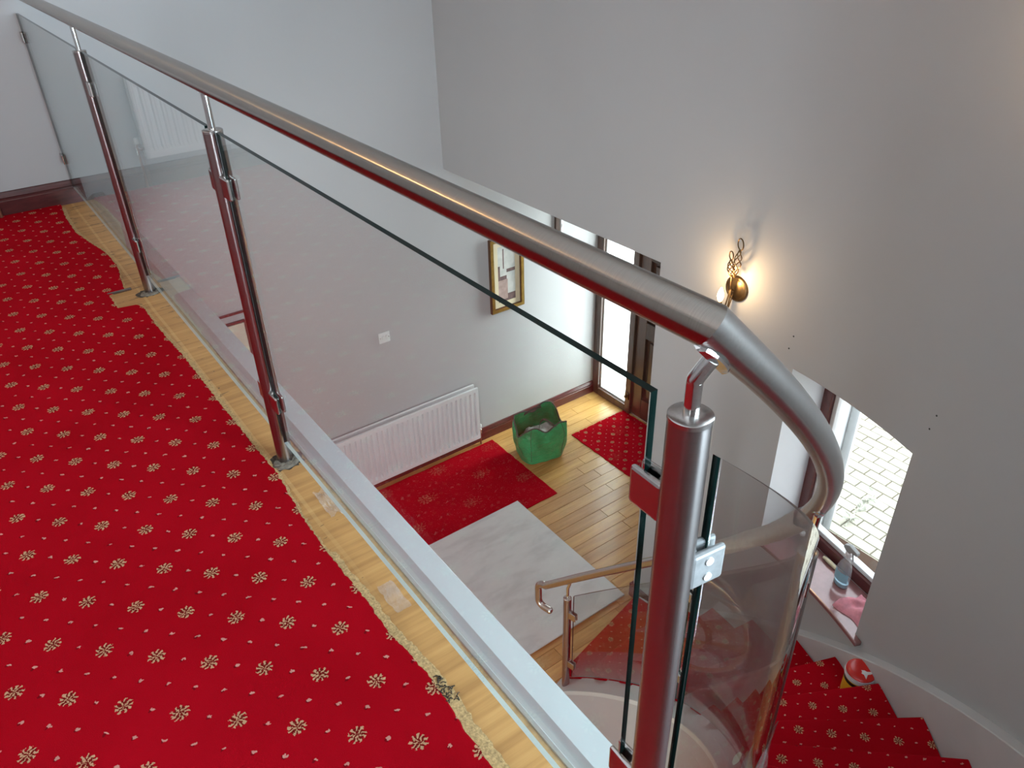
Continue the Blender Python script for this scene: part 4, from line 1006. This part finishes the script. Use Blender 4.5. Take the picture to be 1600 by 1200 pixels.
# lettering blocks on the label (unreadable in the photo: dark glyph strokes)
for i, (a0, wdt, z0, z1) in enumerate(((-150, 7, 0.07, 0.10), (-139, 8, 0.072, 0.10), (-127, 8, 0.07, 0.10), (-115, 6, 0.07, 0.10), (-105, 8, 0.07, 0.10))):
    b = B(); rows = []
    for z in (z0, z1): rows.append([tq+Vector(((R0+.0008)*math.cos(math.radians(a0+wdt*k/4)), (R0+.0008)*math.sin(math.radians(a0+wdt*k/4)), z)) for k in range(5)])
    b.grid(rows).obj('glyph', 'black', tb_)

# things on the window sill
def sillpt(a, d, z=0.0045):
    """a = metres from right edge of opening along the wall, d = depth into the reveal from the frame"""
    q = onplane(cR, WZ0+z, -d)+tan*a; return q
def spray_bottle():
    q = sillpt(0.27, 0.075); sp = thing('spray_bottle', 'clear trigger spray bottle with blue label standing on the window sill', 'bottle', tuple(q))
    b = B(); rows = []
    for (r, z) in ((0.030, 0.0), (0.036, 0.004), (0.038, 0.03), (0.037, 0.085), (0.034, 0.12), (0.026, 0.15), (0.016, 0.172), (0.013, 0.185), (0.013, 0.20)):
        rows.append([q+tan*r*1.15*math.cos(2*math.pi*j/28)+nrm*r*0.75*math.sin(2*math.pi*j/28)+Vector((0, 0, z)) for j in range(28)])
    b.sweep(rows).obj('bottle', 'film_sheet', sp, smooth=True, angle=60)
    b = B(); rows = []
    for (r, z) in ((0.029, 0.003), (0.0345, 0.006), (0.0355, 0.03)): rows.append([q+tan*r*1.12*math.cos(2*math.pi*j/28)+nrm*r*0.72*math.sin(2*math.pi*j/28)+Vector((0, 0, z)) for j in range(28)])
    b.sweep(rows).obj('liquid', 'blue_plastic', sp, smooth=True)
    b = B(); rows = []
    for z in (0.045, 0.10): rows.append([q+tan*0.0388*1.15*math.cos(math.radians(180+20+140*j/12))+nrm*0.0388*0.77*math.sin(math.radians(180+20+140*j/12))+Vector((0, 0, z)) for j in range(13)])
    b.grid(rows).obj('label', 'blue_plastic', sp)
    B().lathe([(0.0165, 0.196), (0.0165, 0.216), (0.010, 0.222)], tuple(q), 20).obj('collar', 'plastic_white', sp, smooth=True)
    b = B(); h = q+Vector((0, 0, 0.222))
    prof = [(-0.030, 0.030), (-0.034, 0.014), (-0.012, 0.0), (0.012, 0.0), (0.016, 0.012), (0.052, 0.016), (0.052, 0.034), (0.0, 0.044)]
    sec = lambda s_: [h-tan*a+Vector((0, 0, z))+nrm*s_ for a, z in prof]
    b.sweep([sec(-0.011), sec(0.011)]).obj('spray_head', 'pipe_grey', sp, bevel=0.003)
    B().tube([h-tan*0.020+Vector((0, 0, .016)), h-tan*0.026+Vector((0, 0, -.012)), h-tan*0.034+Vector((0, 0, -.034))], [0.005, 0.004, 0.003], 8).obj('trigger', 'pipe_grey', sp)
spray_bottle()
def cloth_pile():
    b = B(); rr = random.Random(4); rows = []; n = 18
    for i in range(n+1):
        row = []
        for j in range(n+1):
            u, v = i/n, j/n; e = min(u, 1-u, v, 1-v); h = 0.055*min(1, e*4)**0.6*(0.7+0.35*math.sin(7*u+3*v)*math.cos(6*v-2))+0.006*rr.random()*min(1, e*8)
            q = sillpt(0.015+0.165*u+0.012*math.sin(6*v), 0.195-0.175*v-0.012*math.sin(5*u), 0.005+h); row.append(q)
        rows.append(row)
    b.grid(rows); base_ = []
    tag(b.obj('cleaning_cloth', 'pink', None, smooth=True, angle=80), 'crumpled pink cleaning cloth lying on the window sill', 'cloth')
cloth_pile()
for (a, d, hh, rad, lab) in ((wl-0.085, 0.06, 0.135, 0.036, 'ribbed clear plastic bottle standing at the far end of the window sill'), (wl-0.165, 0.10, 0.105, 0.031, 'short ribbed clear tumbler on the window sill beside the ribbed bottle')):
    q = sillpt(a, d); prof = [(rad*.9, 0)]
    for k in range(12): prof.append((rad*(1.0 if k % 2 else 0.93), 0.004+hh*0.75*k/12))
    prof += [(rad*.8, hh*.82), (rad*.45, hh*.95), (rad*.42, hh)]
    jr = thing('plastic_bottle', lab, 'bottle', tuple(q)); B().lathe(prof, tuple(q), 24).obj('bottle_body', 'clear_plastic', jr, smooth=True)
    B().lathe([(rad*.46, hh), (rad*.46, hh+.014), (rad*.4, hh+.016)], tuple(q), 20).obj('bottle_cap', 'plastic_white', jr, smooth=True)
qs = sillpt(0.40, 0.03)
b = B(); b.tube([qs+tan*0.045+Vector((0, 0, .012)), qs+Vector((0, 0, .014)), qs-tan*0.045+Vector((0, 0, .012))], [0.008, 0.012, 0.009], 10)
tag(b.obj('brush_handle', 'sponge', None, smooth=True), 'short pale wooden brush handle lying against the window frame', 'brush')
# small sponge on a step by the stair posts
qs = pol(1.76, -58.2, -RISE*5+0.026)
b = B(); rows = []; rr = random.Random(2)
for i in range(9):
    f = math.pi*i/8; rows.append([qs+Vector(((0.001+0.032*math.sin(f))*math.cos(2*math.pi*j/16)*rr.uniform(.85, 1.1), (0.001+0.032*math.sin(f))*math.sin(2*math.pi*j/16)*rr.uniform(.85, 1.1), -0.022*math.cos(f))) for j in range(16)])
b.grid(rows, 0, True); tag(b.obj('sponge', 'sponge', None, smooth=True), 'small cream sponge lying on a red stair tread', 'sponge')

# ================================================================== OUTSIDE
ZG = -3.02
gr = struct(B().box(XD+0.2 if False else 2.9, 30, -25, 30, ZG-0.2, ZG-0.07).obj('floor_drive', 'drive'), 'pale block paved drive outside')
gd = B().box(3.72, 7.0, 1.3, 4.2, ZG-0.07, ZG-0.012).obj('joint_bed', 'joint_sand', gr)
me = bpy.data.meshes.new('paver'); BW, BL = 0.100, 0.200
bx = B().add([(0, 0, -.03), (BW, 0, -.03), (BW, BL, -.03), (0, BL, -.03), (.004, .004, 0), (BW-.004, .004, 0), (BW-.004, BL-.004, 0), (.004, BL-.004, 0)], [(4, 5, 6, 7), (0, 1, 5, 4), (1, 2, 6, 5), (2, 3, 7, 6), (3, 0, 4, 7)])
me.from_pydata([tuple(q) for q in bx.v], [], bx.f); me.materials.append(M['paver'])
rr = random.Random(9); cnt = 0; x = 3.74
while x < 6.55:
    y = 1.55+(0.103 if int((x-3.74)/0.106+.5) % 2 else 0)+(x-3.74)*0.22
    k = 0
    while k < 11:
        o = bpy.data.objects.new('paver', me); COL.objects.link(o); o.parent = gr; o.location = (x+rr.uniform(-.001, .001), y+k*0.206, ZG+rr.uniform(-.004, .003)); k += 1; cnt += 1
    x += 0.106
# porch outside face and grey downpipe at its corner
struct(B().box(XF+0.45, 4.43, YJ-0.27, YJ-0.25, ZG, ZB+0.3).obj('wall_outside', 'render_white'), 'white rendered outer face of the porch')
dp = thing('downpipe', 'grey downpipe against the white porch wall outside the window', 'pipe', (4.26, YJ-0.31, ZG))
B().tube([(4.26, YJ-0.305, ZG), (4.26, YJ-0.305, -1.0)], 0.030, 16).obj('pipe_run', 'pipe_grey', dp, smooth=True)
for z in (-2.6, -1.6): box('pipe_bracket', 4.21, 4.31, YJ-0.32, YJ-0.27, z, z+.03, 'pipe_grey', dp)
# plant below the window
gp = thing('garden_plant', 'thin leafy plant growing from the drive below the window', 'plant', (4.40, 2.28, ZG))
b = B(); rr = random.Random(6)
st_ = [(4.40, 2.28, ZG), (4.50, 2.29, ZG+.04), (4.66, 2.30, ZG+.07), (4.84, 2.31, ZG+.09)]
B().tube(st_, [0.007, 0.006, 0.004, 0.002], 6).obj('stem', 'leaf', gp)
for k in range(26):
    f = rr.uniform(0.2, 1)*3; i = min(2, int(f)); q = Vector(st_[i]).lerp(Vector(st_[i+1]), f-i); a = rr.uniform(0, 6.28); L = rr.uniform(.05, .10)
    d = Vector((math.cos(a), math.sin(a), rr.uniform(0, .6))).normalized(); s_ = d.cross(Vector((0, 0, 1))).normalized()*L*.18
    B().add([q, q+d*L*.4+s_+Vector((0, 0, .006)), q+d*L, q+d*L*.4-s_+Vector((0, 0, .006)), q+d*L*.45-Vector((0, 0, .004))], [(0, 1, 4), (1, 2, 4), (2, 3, 4), (3, 0, 4)]).obj('leaf', 'leaf', gp)
